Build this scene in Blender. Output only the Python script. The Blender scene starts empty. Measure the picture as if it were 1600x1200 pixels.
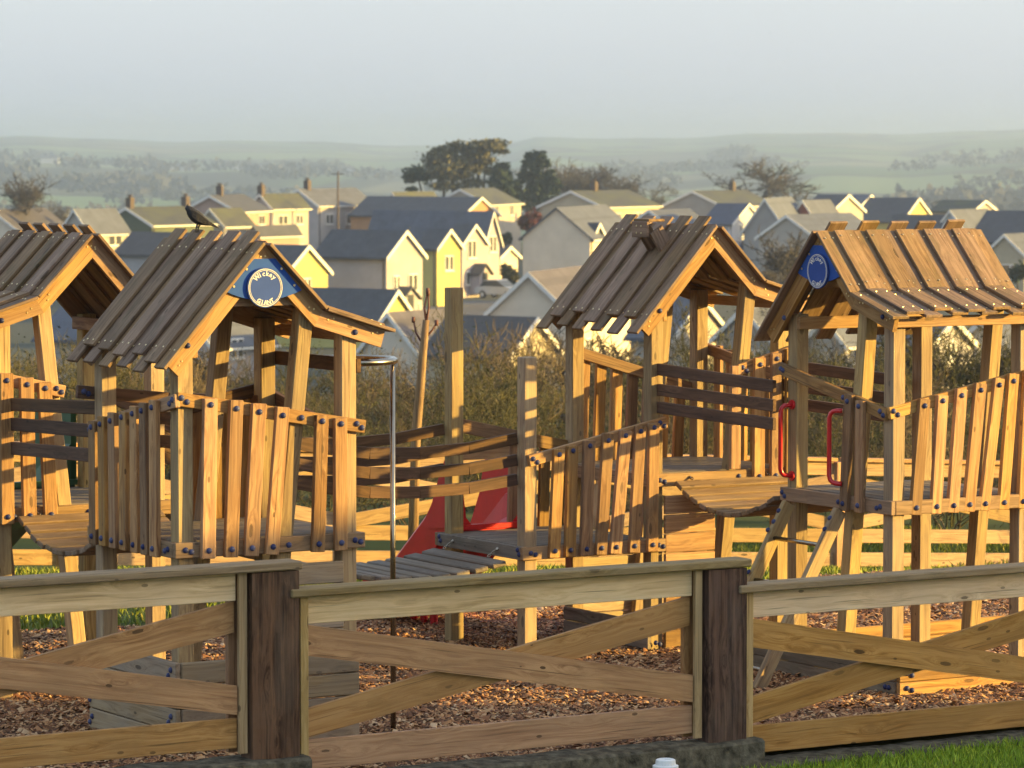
import bpy, bmesh, math, random
import numpy as np
from mathutils import Vector, Matrix, noise as mnoise
random.seed(7); rng = np.random.default_rng(7)
scene = bpy.context.scene
COL = scene.collection
R = math.radians

# ------------------------------------------------------------------ camera
FPX, HY, HEYE = 6000.0, 225.0, 3.58          # focal length and horizon row in pixels of the 1600 px photograph
PITCH = math.atan((600 - HY) / FPX)
cam_d = bpy.data.cameras.new('camera'); cam = bpy.data.objects.new('camera', cam_d); COL.objects.link(cam)
cam_d.sensor_width = 36; cam_d.lens = FPX / 1600 * 36; cam_d.clip_start = 0.5; cam_d.clip_end = 30000
cam.location = (0, 0, HEYE); cam.rotation_euler = (math.pi / 2 - PITCH, 0, 0)
cam_d.dof.use_dof = True; cam_d.dof.focus_distance = 24.5; cam_d.dof.aperture_fstop = 7.0
scene.camera = cam
scene.cycles.volume_bounces = 2
# ------------------------------------------------------------------ sky and sun
SUN_EL, SUN_AZ = R(8.5), R(-3.0)              # azimuth measured from +X
world = bpy.data.worlds.new('World'); scene.world = world; world.use_nodes = True
nt = world.node_tree; nt.nodes.clear()
sky = nt.nodes.new('ShaderNodeTexSky'); sky.sky_type = 'NISHITA'; sky.sun_disc = False
sky.sun_elevation = SUN_EL; sky.sun_rotation = math.pi / 2 - SUN_AZ
sky.air_density = 1.0; sky.dust_density = 2.5; sky.ozone_density = 1.5; sky.altitude = 60
veil = nt.nodes.new('ShaderNodeMix'); veil.data_type = 'RGBA'; veil.inputs[0].default_value = 0.4
veil.inputs[7].default_value = (5.85, 6.55, 7.6, 1)       # thin high cloud over the whole sky
bg = nt.nodes.new('ShaderNodeBackground'); bg.inputs[1].default_value = 0.077
wo = nt.nodes.new('ShaderNodeOutputWorld')
nt.links.new(sky.outputs[0], veil.inputs[6]); nt.links.new(veil.outputs[2], bg.inputs[0]); nt.links.new(bg.outputs[0], wo.inputs[0])
sun_d = bpy.data.lights.new('sun', 'SUN'); sun_d.energy = 5.0; sun_d.angle = R(0.6); sun_d.color = (1.0, 0.65, 0.16)
sun = bpy.data.objects.new('sun', sun_d); COL.objects.link(sun)
SDIR = Vector((math.cos(SUN_EL) * math.cos(SUN_AZ), math.cos(SUN_EL) * math.sin(SUN_AZ), math.sin(SUN_EL)))
sun.rotation_euler = SDIR.to_track_quat('Z', 'Y').to_euler(); sun.location = (40, 0, 40)
vs = scene.view_settings; vs.view_transform = 'Standard'; vs.look = 'None'; vs.gamma = 1; vs.exposure = 1.65; vs.use_curve_mapping = False

# ------------------------------------------------------------------ pixel and playground frames
cp, sp = math.cos(PITCH), math.sin(PITCH)
def ray(px, py):
    a = (px - 800) / FPX; b = (600 - py) / FPX
    return Vector((a, cp + b * sp, -sp + b * cp))
def at_depth(px, py, d):
    r = ray(px, py); return Vector((0, 0, HEYE)) + r * (d / r.y)
ANG = R(31); CA, SA = math.cos(ANG), math.sin(ANG); P0 = (-1.956, 22.4)
def W(u, v, z=0.0):
    return Vector((P0[0] + CA * u - SA * v, P0[1] + SA * u + CA * v, z))
def UV(x, y):
    x -= P0[0]; y -= P0[1]; return CA * x + SA * y, -SA * x + CA * y
def at_v(px, py, v):
    r = ray(px, py); t = (v - (SA * P0[0] - CA * P0[1])) / (-SA * r.x + CA * r.y)
    u, _ = UV(t * r.x, t * r.y); return u, HEYE + t * r.z
def at_u(px, py, u):
    r = ray(px, py); t = (u + CA * P0[0] + SA * P0[1]) / (CA * r.x + SA * r.y)
    _, v = UV(t * r.x, t * r.y); return v, HEYE + t * r.z
UD = Vector((CA, SA, 0)); VD = Vector((-SA, CA, 0)); ZD = Vector((0, 0, 1))

# ------------------------------------------------------------------ materials
def new_mat(name):
    m = bpy.data.materials.new(name); m.use_nodes = True; t = m.node_tree
    b = t.nodes['Principled BSDF']; return m, t, b
def N(t, typ, **kw):
    n = t.nodes.new(typ)
    for k, v in kw.items(): setattr(n, k, v)
    return n
def ramp(t, stops, src):
    r = N(t, 'ShaderNodeValToRGB'); e = r.color_ramp.elements
    while len(e) > 1: e.remove(e[-1])
    e[0].position, e[0].color = stops[0][0], tuple(stops[0][1]) + (1,)
    for p, c in stops[1:]:
        x = e.new(p); x.color = tuple(c) + (1,)
    t.links.new(src, r.inputs[0]); return r.outputs[0]
def mixc(t, fac, a, b, mode='MIX'):
    m = N(t, 'ShaderNodeMix', data_type='RGBA', blend_type=mode)
    for s, i in ((fac, 0), (a, 6), (b, 7)):
        if hasattr(s, 'links'): t.links.new(s, m.inputs[i])
        elif isinstance(s, (int, float)): m.inputs[i].default_value = s
        else: m.inputs[i].default_value = tuple(s) + (1,)
    return m.outputs[2]
def math_n(t, op, a, b=None, c=None):
    m = N(t, 'ShaderNodeMath', operation=op)
    for i, s in enumerate((a, b, c)):
        if s is None: continue
        if hasattr(s, 'links'): t.links.new(s, m.inputs[i])
        else: m.inputs[i].default_value = s
    return m.outputs[0]
def noise_n(t, vec, scale, detail=4, rough=0.55, dist=0.0):
    n = N(t, 'ShaderNodeTexNoise'); n.inputs['Scale'].default_value = scale; n.inputs['Detail'].default_value = detail
    n.inputs['Roughness'].default_value = rough; n.inputs['Distortion'].default_value = dist
    if vec is not None: t.links.new(vec, n.inputs['Vector'])
    return n.outputs['Fac']
def bump(t, b, h, strength, dist):
    n = N(t, 'ShaderNodeBump'); n.inputs['Strength'].default_value = strength; n.inputs['Distance'].default_value = dist
    t.links.new(h, n.inputs['Height']); t.links.new(n.outputs[0], b.inputs['Normal'])
def wood(name, c_dark, c_mid, c_light, knots=0.75, vary=0.35, weather=None, wamt=0.0, rough=0.72, moss=0.0, grain=1.0, tone=0.72):
    m, t, b = new_mat(name)
    tc = N(t, 'ShaderNodeTexCoord'); oi = N(t, 'ShaderNodeObjectInfo')
    off = N(t, 'ShaderNodeVectorMath', operation='SCALE'); off.inputs[0].default_value = (37.1, 11.7, 5.3)
    t.links.new(oi.outputs['Random'], off.inputs['Scale'])
    add = N(t, 'ShaderNodeVectorMath', operation='ADD'); t.links.new(tc.outputs['Object'], add.inputs[0]); t.links.new(off.outputs[0], add.inputs[1])
    def mp(s):
        q = N(t, 'ShaderNodeMapping'); q.inputs['Scale'].default_value = s; t.links.new(add.outputs[0], q.inputs[0]); return q.outputs[0]
    # knots: sparse cells that bend the grain round them
    vk = N(t, 'ShaderNodeTexVoronoi'); vk.inputs['Scale'].default_value = 1.0; vk.inputs['Randomness'].default_value = 1.0
    t.links.new(mp((2.6, 8.5, 6.0)), vk.inputs['Vector'])
    kd = vk.outputs['Distance']
    gv = N(t, 'ShaderNodeVectorMath', operation='ADD'); t.links.new(mp((1.2, 42, 42)), gv.inputs[0])
    kb = math_n(t, 'MULTIPLY', math_n(t, 'SMOOTHSTEP' if False else 'POWER', math_n(t, 'SUBTRACT', 1.0, math_n(t, 'MINIMUM', kd, 1.0)), 3.0), 3.0)
    cmb = N(t, 'ShaderNodeCombineXYZ'); t.links.new(kb, cmb.inputs[1]); t.links.new(kb, cmb.inputs[2]); t.links.new(cmb.outputs[0], gv.inputs[1])
    sepc0 = N(t, 'ShaderNodeSeparateColor'); t.links.new(vk.outputs['Color'], sepc0.inputs[0])
    g1 = noise_n(t, gv.outputs[0], 1.0, 5, 0.6, 0.35)
    fine = noise_n(t, mp((5, 210, 210)), 1.0, 3, 0.6)
    blotch = noise_n(t, mp((1.6, 3.5, 3.5)), 1.0, 3, 0.5)
    g = math_n(t, 'ADD', math_n(t, 'MULTIPLY', g1, 0.72 * grain), math_n(t, 'ADD', math_n(t, 'MULTIPLY', fine, 0.2 * grain), math_n(t, 'MULTIPLY', blotch, 0.25)))
    col = ramp(t, [(0.43, c_dark), (0.55, c_mid), (0.68, c_light)], g)
    crack = ramp(t, [(0.30, (1, 1, 1)), (0.37, (0, 0, 0))], noise_n(t, mp((1.4, 85, 85)), 1.0, 3, 0.5, 0.2))
    col = mixc(t, math_n(t, 'MULTIPLY', crack, 0.75), col, tuple(x * 0.3 for x in c_dark))
    vk2 = N(t, 'ShaderNodeTexVoronoi'); vk2.inputs['Scale'].default_value = 1.0; t.links.new(mp((6.5, 15, 13)), vk2.inputs['Vector'])
    s2 = N(t, 'ShaderNodeSeparateColor'); t.links.new(vk2.outputs['Color'], s2.inputs[0])
    col = mixc(t, math_n(t, 'MULTIPLY', math_n(t, 'MULTIPLY', math_n(t, 'GREATER_THAN', s2.outputs[1], 0.72), math_n(t, 'LESS_THAN', vk2.outputs['Distance'], 0.13)), knots), col, tuple(x * 0.35 for x in c_dark))
    ring = math_n(t, 'MULTIPLY', math_n(t, 'GREATER_THAN', sepc0.outputs[0], 0.5), math_n(t, 'MULTIPLY', math_n(t, 'LESS_THAN', kd, 0.3), math_n(t, 'FRACT', math_n(t, 'MULTIPLY', kd, 15.0))))
    col = mixc(t, math_n(t, 'MULTIPLY', ring, 0.45 * knots), col, c_dark)
    # dark knot hearts, only some of the cells
    sepc = N(t, 'ShaderNodeSeparateColor'); t.links.new(vk.outputs['Color'], sepc.inputs[0])
    kmask = math_n(t, 'MULTIPLY', math_n(t, 'GREATER_THAN', sepc.outputs[0], 0.5), math_n(t, 'LESS_THAN', math_n(t, 'ADD', kd, math_n(t, 'MULTIPLY', fine, 0.06)), 0.14))
    col = mixc(t, math_n(t, 'MULTIPLY', kmask, knots), col, tuple(x * 0.28 for x in c_dark))
    if weather:
        wm = ramp(t, [(0.38, (0, 0, 0)), (0.62, (1, 1, 1))], noise_n(t, mp((2.2, 7, 7)), 1.0, 4, 0.6))
        col = mixc(t, math_n(t, 'MULTIPLY', wm, wamt), col, weather)
    if moss:
        wm = ramp(t, [(0.52, (0, 0, 0)), (0.68, (1, 1, 1))], noise_n(t, mp((5, 9, 9)), 1.0, 6, 0.7))
        col = mixc(t, math_n(t, 'MULTIPLY', wm, moss), col, (0.085, 0.085, 0.03))
    hs = N(t, 'ShaderNodeHueSaturation'); t.links.new(mixc(t, 1.0, col, (tone, tone, tone), 'MULTIPLY'), hs.inputs['Color'])
    t.links.new(math_n(t, 'MULTIPLY_ADD', oi.outputs['Random'], vary, 1.0 - vary / 2), hs.inputs['Value'])
    rr = math_n(t, 'FRACT', math_n(t, 'MULTIPLY', oi.outputs['Random'], 17.3))
    t.links.new(math_n(t, 'MULTIPLY_ADD', rr, 0.014, 0.490), hs.inputs['Hue'])
    t.links.new(math_n(t, 'MULTIPLY_ADD', rr, 0.25, 0.85), hs.inputs['Saturation'])
    t.links.new(hs.outputs[0], b.inputs['Base Color']); b.inputs['Roughness'].default_value = rough
    b.inputs['Specular IOR Level'].default_value = 0.3
    bump(t, b, g, 0.35, 0.006)
    return m
def plain(name, col, rough=0.6, metal=0.0, var=0.12, nscale=6.0, spec=0.4, bumps=0.0, coat=0.0):
    m, t, b = new_mat(name); tc = N(t, 'ShaderNodeTexCoord')
    n = noise_n(t, tc.outputs['Object'], nscale, 5, 0.6)
    c = ramp(t, [(0.3, tuple(x * (1 - var) for x in col)), (0.7, tuple(min(1, x * (1 + var)) for x in col))], n)
    t.links.new(c, b.inputs['Base Color']); b.inputs['Roughness'].default_value = rough; b.inputs['Metallic'].default_value = metal
    b.inputs['Specular IOR Level'].default_value = spec; b.inputs['Coat Weight'].default_value = coat
    if bumps: bump(t, b, n, bumps, 0.02)
    return m
def island_mat(name, c0, c1, rough=0.8):
    mt, t, b = new_mat(name); gi = N(t, 'ShaderNodeNewGeometry'); oi = N(t, 'ShaderNodeObjectInfo')
    x = math_n(t, 'FRACT', math_n(t, 'ADD', gi.outputs['Random Per Island'], oi.outputs['Random']))
    t.links.new(mixc(t, x, c0, c1), b.inputs['Base Color']); b.inputs['Roughness'].default_value = rough; b.inputs['Specular IOR Level'].default_value = 0.15
    return mt
M = {}
M['post'] = wood('post_wood', (0.26, 0.165, 0.075), (0.45, 0.31, 0.145), (0.58, 0.435, 0.205), vary=0.4, weather=(0.28, 0.205, 0.13), wamt=0.5)
M['slat'] = wood('slat_wood', (0.20, 0.09, 0.030), (0.38, 0.20, 0.070), (0.55, 0.325, 0.125), vary=0.7, weather=(0.30, 0.20, 0.11), wamt=0.45)
M['rafter'] = wood('rafter_wood', (0.22, 0.105, 0.04), (0.39, 0.215, 0.083), (0.51, 0.315, 0.14), vary=0.4, weather=(0.32, 0.22, 0.12), wamt=0.3)
M['roof'] = wood('roof_wood', (0.12, 0.07, 0.038), (0.26, 0.16, 0.088), (0.38, 0.25, 0.145), knots=0.7, weather=(0.22, 0.15, 0.092), wamt=0.5, moss=0.4, tone=0.72)
M['floor'] = wood('floor_wood', (0.15, 0.115, 0.08), (0.24, 0.19, 0.14), (0.33, 0.27, 0.2), weather=(0.21, 0.185, 0.15), wamt=0.6, moss=0.25)  # planks kept dark: shade inside the towers is put into the colour
M['rail'] = wood('rail_wood', (0.06, 0.029, 0.013), (0.115, 0.057, 0.026), (0.18, 0.095, 0.045), weather=(0.10, 0.058, 0.031), wamt=0.4)  # darkened wood: the shade on the rails is painted into it
M['fence'] = wood('fence_wood', (0.25, 0.12, 0.036), (0.42, 0.22, 0.075), (0.56, 0.325, 0.125), knots=0.95, vary=0.25, weather=(0.38, 0.22, 0.09), wamt=0.5, moss=0.12, tone=0.85)
M['fencepale'] = wood('fence_top_wood', (0.50, 0.345, 0.165), (0.72, 0.53, 0.28), (0.85, 0.66, 0.39), knots=0.95, vary=0.12, weather=(0.64, 0.48, 0.29), wamt=0.4, moss=0.05, tone=0.9)
M['sleeper'] = wood('sleeper_wood', (0.022, 0.010, 0.005), (0.068, 0.032, 0.016), (0.17, 0.09, 0.05), knots=0.3, weather=(0.27, 0.19, 0.13), wamt=0.3, rough=0.85, grain=1.05)
M['box'] = wood('box_wood', (0.27, 0.19, 0.1), (0.42, 0.30, 0.165), (0.52, 0.40, 0.24), weather=(0.36, 0.31, 0.24), wamt=0.5)
M['bolt'] = island_mat('bolt_blue', (0.022, 0.03, 0.10), (0.075, 0.085, 0.17), 0.35)
M['screw'] = plain('screw_brass', (0.75, 0.62, 0.35), 0.3, 0.9, 0.1, 40)
M['steel'] = plain('steel', (0.33, 0.29, 0.23), 0.2, 1.0, 0.10, 20)  # dark brown tint stands in for the ground mirrored in the pole
M['red'] = plain('red_plastic', (0.50, 0.007, 0.012), 0.42, 0, 0.15, 5, 0.35)
M['redpaint'] = plain('red_paint', (0.50, 0.012, 0.02), 0.28, 0, 0.1, 25, 0.5, coat=0.3)
M['green'] = plain('green_plastic', (0.03, 0.10, 0.05), 0.4, 0, 0.15, 5, 0.45)
M['signblue'] = plain('sign_blue', (0.028, 0.085, 0.33), 0.75, 0, 0.08, 8, 0.15)
M['signdisc'] = plain('sign_disc_blue', (0.036, 0.075, 0.27), 0.75, 0, 0.08, 8, 0.15)
M['white'] = plain('white_print', (0.72, 0.70, 0.62), 0.5, 0, 0.05, 20)
M['concrete'] = plain('kerb_concrete', (0.105, 0.093, 0.066), 0.95, 0, 0.75, 14, 0.15, 1.0)
M['whiteplastic'] = plain('white_plastic', (0.75, 0.76, 0.76), 0.4, 0, 0.08, 12)
M['bird'] = plain('bird_feathers', (0.018, 0.017, 0.018), 0.5, 0, 0.5, 90, 0.4, 0.5)
M['beak'] = plain('bird_beak', (0.02, 0.02, 0.02), 0.35, 0, 0.2, 90)

# ------------------------------------------------------------------ object helpers
def tag(o, label=None, cat=None, group=None, kind=None):
    if label: o['label'] = label
    if cat: o['category'] = cat
    if group: o['group'] = group
    if kind: o['kind'] = kind
    return o
def thing(name, loc, label, cat, group=None, rz=0.0):
    o = bpy.data.objects.new(name, None); o.empty_display_size = 0.2; COL.objects.link(o)
    o.location = loc; o.rotation_euler = (0, 0, rz)
    return tag(o, label, cat, group)
def wm(o):      # world matrix without a depsgraph update
    m = o.matrix_basis.copy()
    return (wm(o.parent) @ m) if o.parent else m
def link(name, me, mat, parent=None, mw=None):
    o = bpy.data.objects.new(name, me); COL.objects.link(o)
    if mat is not None and not me.materials: me.materials.append(mat)
    if parent is not None:
        o.parent = parent
        if mw is not None: o.matrix_basis = wm(parent).inverted() @ mw
    elif mw is not None: o.matrix_basis = mw
    return o
_bx = {}
def box_mesh(L, Wd, T, c=0.004):
    key = (round(L, 3), round(Wd, 3), round(T, 3), c)
    if key in _bx: return _bx[key]
    h = (key[0] / 2, key[1] / 2, key[2] / 2); c = min(c, min(h) * 0.45)
    vs_, idx = [], {}
    for sx in (-1, 1):
        for sy in (-1, 1):
            for sz in (-1, 1):
                for ax in range(3):
                    p = [sx * (h[0] - c), sy * (h[1] - c), sz * (h[2] - c)]; p[ax] = (sx, sy, sz)[ax] * h[ax]
                    idx[(sx, sy, sz, ax)] = len(vs_); vs_.append(p)
    fs = []
    def face(ids):
        pts = [Vector(vs_[i]) for i in ids]; cen = sum(pts, Vector()) / len(pts)
        n = (pts[1] - pts[0]).cross(pts[2] - pts[0])
        fs.append(ids if n.dot(cen) > 0 else ids[::-1])
    for ax in range(3):
        o1, o2 = [a for a in range(3) if a != ax]
        for s in (-1, 1):
            q = []
            for a, b_ in ((-1, -1), (1, -1), (1, 1), (-1, 1)):
                k = [0, 0, 0]; k[ax] = s; k[o1] = a; k[o2] = b_; q.append(idx[(*k, ax)])
            face(q)
        for a in (-1, 1):
            for b_ in (-1, 1):
                q = []
                for s, axx in ((-1, o1), (1, o1), (1, o2), (-1, o2)):
                    k = [0, 0, 0]; k[ax] = s; k[o1] = a; k[o2] = b_; q.append(idx[(*k, axx)])
                face(q)
    for sx in (-1, 1):
        for sy in (-1, 1):
            for sz in (-1, 1): face([idx[(sx, sy, sz, a)] for a in range(3)])
    me = bpy.data.meshes.new('board'); me.from_pydata(vs_, [], fs); me.update(); _bx[key] = me
    return me
def frame(p, X, Yh):
    X = X.normalized(); Z = X.cross(Yh).normalized(); Y = Z.cross(X)
    m = Matrix.Identity(4)
    for i in range(3): m[i][0], m[i][1], m[i][2], m[i][3] = X[i], Y[i], Z[i], p[i]
    return m
_mm = {}
def board(name, p, q, wdir, width, thick, mat, parent, c=0.004, jit=0.0):
    """one timber from p to q (world points), width along wdir"""
    p, q = Vector(p), Vector(q); mw = frame((p + q) / 2, q - p, Vector(wdir))
    if jit: mw = mw @ Matrix.Rotation(random.uniform(-jit, jit), 4, 'Z') @ Matrix.Rotation(random.uniform(-jit, jit), 4, 'X')
    me = box_mesh((q - p).length, width, thick, c)
    key = (me.name, mat.name)
    if key not in _mm:
        m2 = me if not me.materials else me.copy()
        if m2 is not me: m2.materials.clear()
        m2.materials.append(mat); _mm[key] = m2
    return link(name, _mm[key], None, parent, mw)
def prism(name, pts, thick_vec, grain, mat, parent, mw_parent=True):
    """flat polygon (world points) extruded by thick_vec, object X along grain"""
    pts = [Vector(p) for p in pts]; tv = Vector(thick_vec); cen = sum(pts, Vector()) / len(pts) + tv / 2
    gx = Vector(grain); cr = tv.cross(gx)
    if cr.length < 1e-3 * tv.length * gx.length: cr = gx.orthogonal()
    mw = frame(cen, gx, cr); inv = mw.inverted()
    a = [inv @ p for p in pts]; b_ = [inv @ (p + tv) for p in pts]; n = len(pts)
    me = bpy.data.meshes.new(name)
    fs = [list(range(n)), list(range(2 * n - 1, n - 1, -1))] + [[i, i + n, (i + 1) % n + n, (i + 1) % n] for i in range(n)]
    me.from_pydata(a + b_, [], fs); me.update()
    bm = bmesh.new(); bm.from_mesh(me); bmesh.ops.recalc_face_normals(bm, faces=bm.faces); bm.to_mesh(me); bm.free()
    return link(name, me, mat, parent, mw)
def tube_geo(pts, rad, n=8, caps=True):
    pts = [Vector(p) for p in pts]; V, Fc = [], []
    rad = rad if isinstance(rad, (list, tuple)) else [rad] * len(pts)
    up = None
    for i, p in enumerate(pts):
        d = (pts[min(i + 1, len(pts) - 1)] - pts[max(i - 1, 0)]).normalized()
        if up is None: up = d.orthogonal().normalized()
        up = (up - d * up.dot(d)).normalized(); s = d.cross(up)
        for k in range(n):
            a = 2 * math.pi * k / n; V.append(p + (up * math.cos(a) + s * math.sin(a)) * rad[i])
    for i in range(len(pts) - 1):
        for k in range(n):
            Fc.append([i * n + k, i * n + (k + 1) % n, (i + 1) * n + (k + 1) % n, (i + 1) * n + k])
    if caps: Fc.append(list(range(n))[::-1]); Fc.append([(len(pts) - 1) * n + k for k in range(n)])
    return V, Fc
def geo_obj(name, V, Fc, mat, parent=None, smooth=False, origin=None):
    o = Vector(origin) if origin is not None else (sum((Vector(v) for v in V), Vector()) / len(V))
    me = bpy.data.meshes.new(name); me.from_pydata([Vector(v) - o for v in V], [], Fc); me.update()
    if smooth: me.polygons.foreach_set('use_smooth', [True] * len(me.polygons))
    return link(name, me, mat, parent, Matrix.Translation(o))
def tube(name, pts, rad, mat, parent=None, n=8):
    V, Fc = tube_geo(pts, rad, n); return geo_obj(name, V, Fc, mat, parent, True)
def join(parts):
    V, Fc = [], []
    for v, f in parts:
        o = len(V); V += list(v); Fc += [[i + o for i in x] for x in f]
    return V, Fc
def raw_mesh(name, verts, faces, mat, smooth=False):
    """numpy verts (n,3), faces (m,k)"""
    me = bpy.data.meshes.new(name); verts = np.asarray(verts, np.float32); faces = np.asarray(faces, np.int32)
    k = faces.shape[1]
    me.vertices.add(len(verts)); me.vertices.foreach_set('co', verts.ravel())
    me.loops.add(faces.size); me.loops.foreach_set('vertex_index', faces.ravel())
    me.polygons.add(len(faces)); me.polygons.foreach_set('loop_start', np.arange(0, faces.size, k, dtype=np.int32))
    if smooth: me.polygons.foreach_set('use_smooth', np.ones(len(faces), bool))
    me.update(calc_edges=True); me.validate(); me.materials.append(mat); return me

# bolt cap: a low dome with a rim, axis +Z
def dome(r, h, n=10, rings=4):
    V, Fc = [], []
    for j in range(rings):
        a = math.pi / 2 * j / rings
        for k in range(n):
            V.append((r * math.cos(a) * math.cos(2 * math.pi * k / n), r * math.cos(a) * math.sin(2 * math.pi * k / n), h * math.sin(a)))
    V.append((0, 0, h))
    for j in range(rings - 1):
        for k in range(n): Fc.append([j * n + k, j * n + (k + 1) % n, (j + 1) * n + (k + 1) % n, (j + 1) * n + k])
    for k in range(n): Fc.append([(rings - 1) * n + k, (rings - 1) * n + (k + 1) % n, rings * n])
    return V, Fc
_v, _f = dome(0.0185, 0.015)
BOLT = bpy.data.meshes.new('bolt'); BOLT.from_pydata(_v, [], _f); BOLT.polygons.foreach_set('use_smooth', [True] * len(BOLT.polygons)); BOLT.materials.append(M['bolt'])
def bolt(p, nrm, parent):
    nrm = Vector(nrm); mw = frame(Vector(p), nrm.orthogonal(), nrm.cross(nrm.orthogonal()))
    if (mw.to_3x3() @ Vector((0, 0, 1))).dot(nrm) < 0: mw = mw @ Matrix.Rotation(math.pi, 4, 'X')
    return link('bolt', BOLT, None, parent, mw)
def screws(pts, nrm_list, parent, r=0.007):
    V, Fc = [], []
    for p, n_ in zip(pts, nrm_list):
        n_ = Vector(n_).normalized(); a = n_.orthogonal().normalized(); b_ = n_.cross(a); o = len(V); p = Vector(p)
        for k in range(6):
            an = math.pi / 3 * k; V.append(p + (a * math.cos(an) + b_ * math.sin(an)) * r + n_ * 0.001)
        for k in range(6):
            an = math.pi / 3 * k; V.append(p + (a * math.cos(an) + b_ * math.sin(an)) * r * 0.8 + n_ * 0.004)
        for k in range(6): Fc.append([o + k, o + (k + 1) % 6, o + 6 + (k + 1) % 6, o + 6 + k])
        Fc.append([o + 6 + k for k in range(6)])
    return tag(geo_obj('screw_heads', V, Fc, M['screw'], parent), kind='stuff')

# ================================================================== THE SETTING
TOWN_Z = -10.5
def skyline(az):        # height of the far ridge above eye level, by azimuth in degrees
    return 11 + 7.5 * math.cos((az + 8.5) * 0.42) * (az < 0) + (az >= 0) * (7.5 * math.cos(3.57) * 0 + 1.1 * az) + 2.2 * math.sin(az * 1.7 + 1) + 1.0 * math.sin(az * 4.1)
_pr = [(0, -0.13), (20, -0.13), (31, -0.05), (42, -1.05), (80, -3.2), (150, -8.2), (205, TOWN_Z), (560, TOWN_Z - 0.5), (900, -26), (1500, -40), (2300, -38), (3200, -24), (4300, -16), (5200, -4), (6600, 12), (9000, 8), (14000, 0)]
def terr(x, y):
    d = math.hypot(x, y) if y < 60 else y
    if y < 0: d = 0
    for (a, za), (b_, zb) in zip(_pr, _pr[1:]):
        if d <= b_:
            t = (d - a) / (b_ - a); t = t * t * (3 - 2 * t) if d < 2500 else t; z = za + (zb - za) * t; break
    else: z = 0
    if d > 600:
        az = math.degrees(math.atan2(x, max(y, 1))); k = min(1, (d - 600) / 5000)
        z += k * (skyline(max(-25, min(25, az))) - 12) * 1.15
        z += min(1, (d - 600) / 1200) * 7 * mnoise.noise(Vector((x / 900, y / 900, 0.3))) + min(1, (d - 600) / 3000) * 9 * mnoise.noise(Vector((x / 2100, y / 1500, 4.3)))
    elif d > 45: z += 0.35 * mnoise.noise(Vector((x / 25, y / 25, 0)))
    return z
angs = np.unique(np.concatenate([np.arange(-180, -14, 6.0), np.arange(-14, 14.01, 0.35), np.arange(20, 181, 6.0)]))
rads = np.concatenate([[0.5, 4, 9, 14, 18], np.arange(20, 60, 2.0), np.geomspace(60, 14000, 120)])
tv, tf = [], []
for r_ in rads:
    for a in angs:
        x, y = r_ * math.sin(R(a)), r_ * math.cos(R(a)); tv.append((x, y, terr(x, y)))
na = len(angs)
for i in range(len(rads) - 1):
    for j in range(na - 1): tf.append((i * na + j, i * na + j + 1, (i + 1) * na + j + 1, (i + 1) * na + j))
m, t, b = new_mat('ground_fields'); tc = N(t, 'ShaderNodeTexCoord')
mp = N(t, 'ShaderNodeMapping'); mp.inputs['Scale'].default_value = (0.0042, 0.0022, 0); mp.inputs['Rotation'].default_value = (0, 0, 0.3); t.links.new(tc.outputs['Object'], mp.inputs[0])
vo = N(t, 'ShaderNodeTexVoronoi'); vo.inputs['Scale'].default_value = 1; t.links.new(mp.outputs[0], vo.inputs['Vector'])
ve = N(t, 'ShaderNodeTexVoronoi', feature='DISTANCE_TO_EDGE'); ve.inputs['Scale'].default_value = 1; t.links.new(mp.outputs[0], ve.inputs['Vector'])
sc = N(t, 'ShaderNodeSeparateColor'); t.links.new(vo.outputs['Color'], sc.inputs[0])
fc = ramp(t, [(0.0, (0.07, 0.12, 0.06)), (0.35, (0.13, 0.20, 0.085)), (0.6, (0.17, 0.23, 0.11)), (0.85, (0.20, 0.20, 0.13)), (1.0, (0.09, 0.10, 0.07))], sc.outputs[0])
hedge = ramp(t, [(0.0, (1, 1, 1)), (0.045, (1, 1, 1)), (0.075, (0, 0, 0))], ve.outputs['Distance'])
fc = mixc(t, hedge, fc, (0.04, 0.05, 0.04))
near = mixc(t, noise_n(t, tc.outputs['Object'], 0.35, 6, 0.65), (0.035, 0.05, 0.014), (0.10, 0.115, 0.035))
sx = N(t, 'ShaderNodeSeparateXYZ'); t.links.new(tc.outputs['Object'], sx.inputs[0])
far = ramp(t, [(0.0, (0, 0, 0)), (1.0, (1, 1, 1))], math_n(t, 'DIVIDE', math_n(t, 'SUBTRACT', sx.outputs[1], 500.0), 300.0))
town = mixc(t, noise_n(t, tc.outputs['Object'], 0.05, 5, 0.6), (0.06, 0.07, 0.045), (0.10, 0.10, 0.085))
tw = ramp(t, [(0.0, (0, 0, 0)), (1.0, (1, 1, 1))], math_n(t, 'DIVIDE', math_n(t, 'SUBTRACT', sx.outputs[1], 150.0), 60.0))
t.links.new(mixc(t, far, mixc(t, tw, near, town), fc), b.inputs['Base Color']); b.inputs['Roughness'].default_value = 0.95; b.inputs['Specular IOR Level'].default_value = 0.1
g = link('ground', raw_mesh('ground', tv, tf, m, True), None); tag(g, kind='structure')

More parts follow.
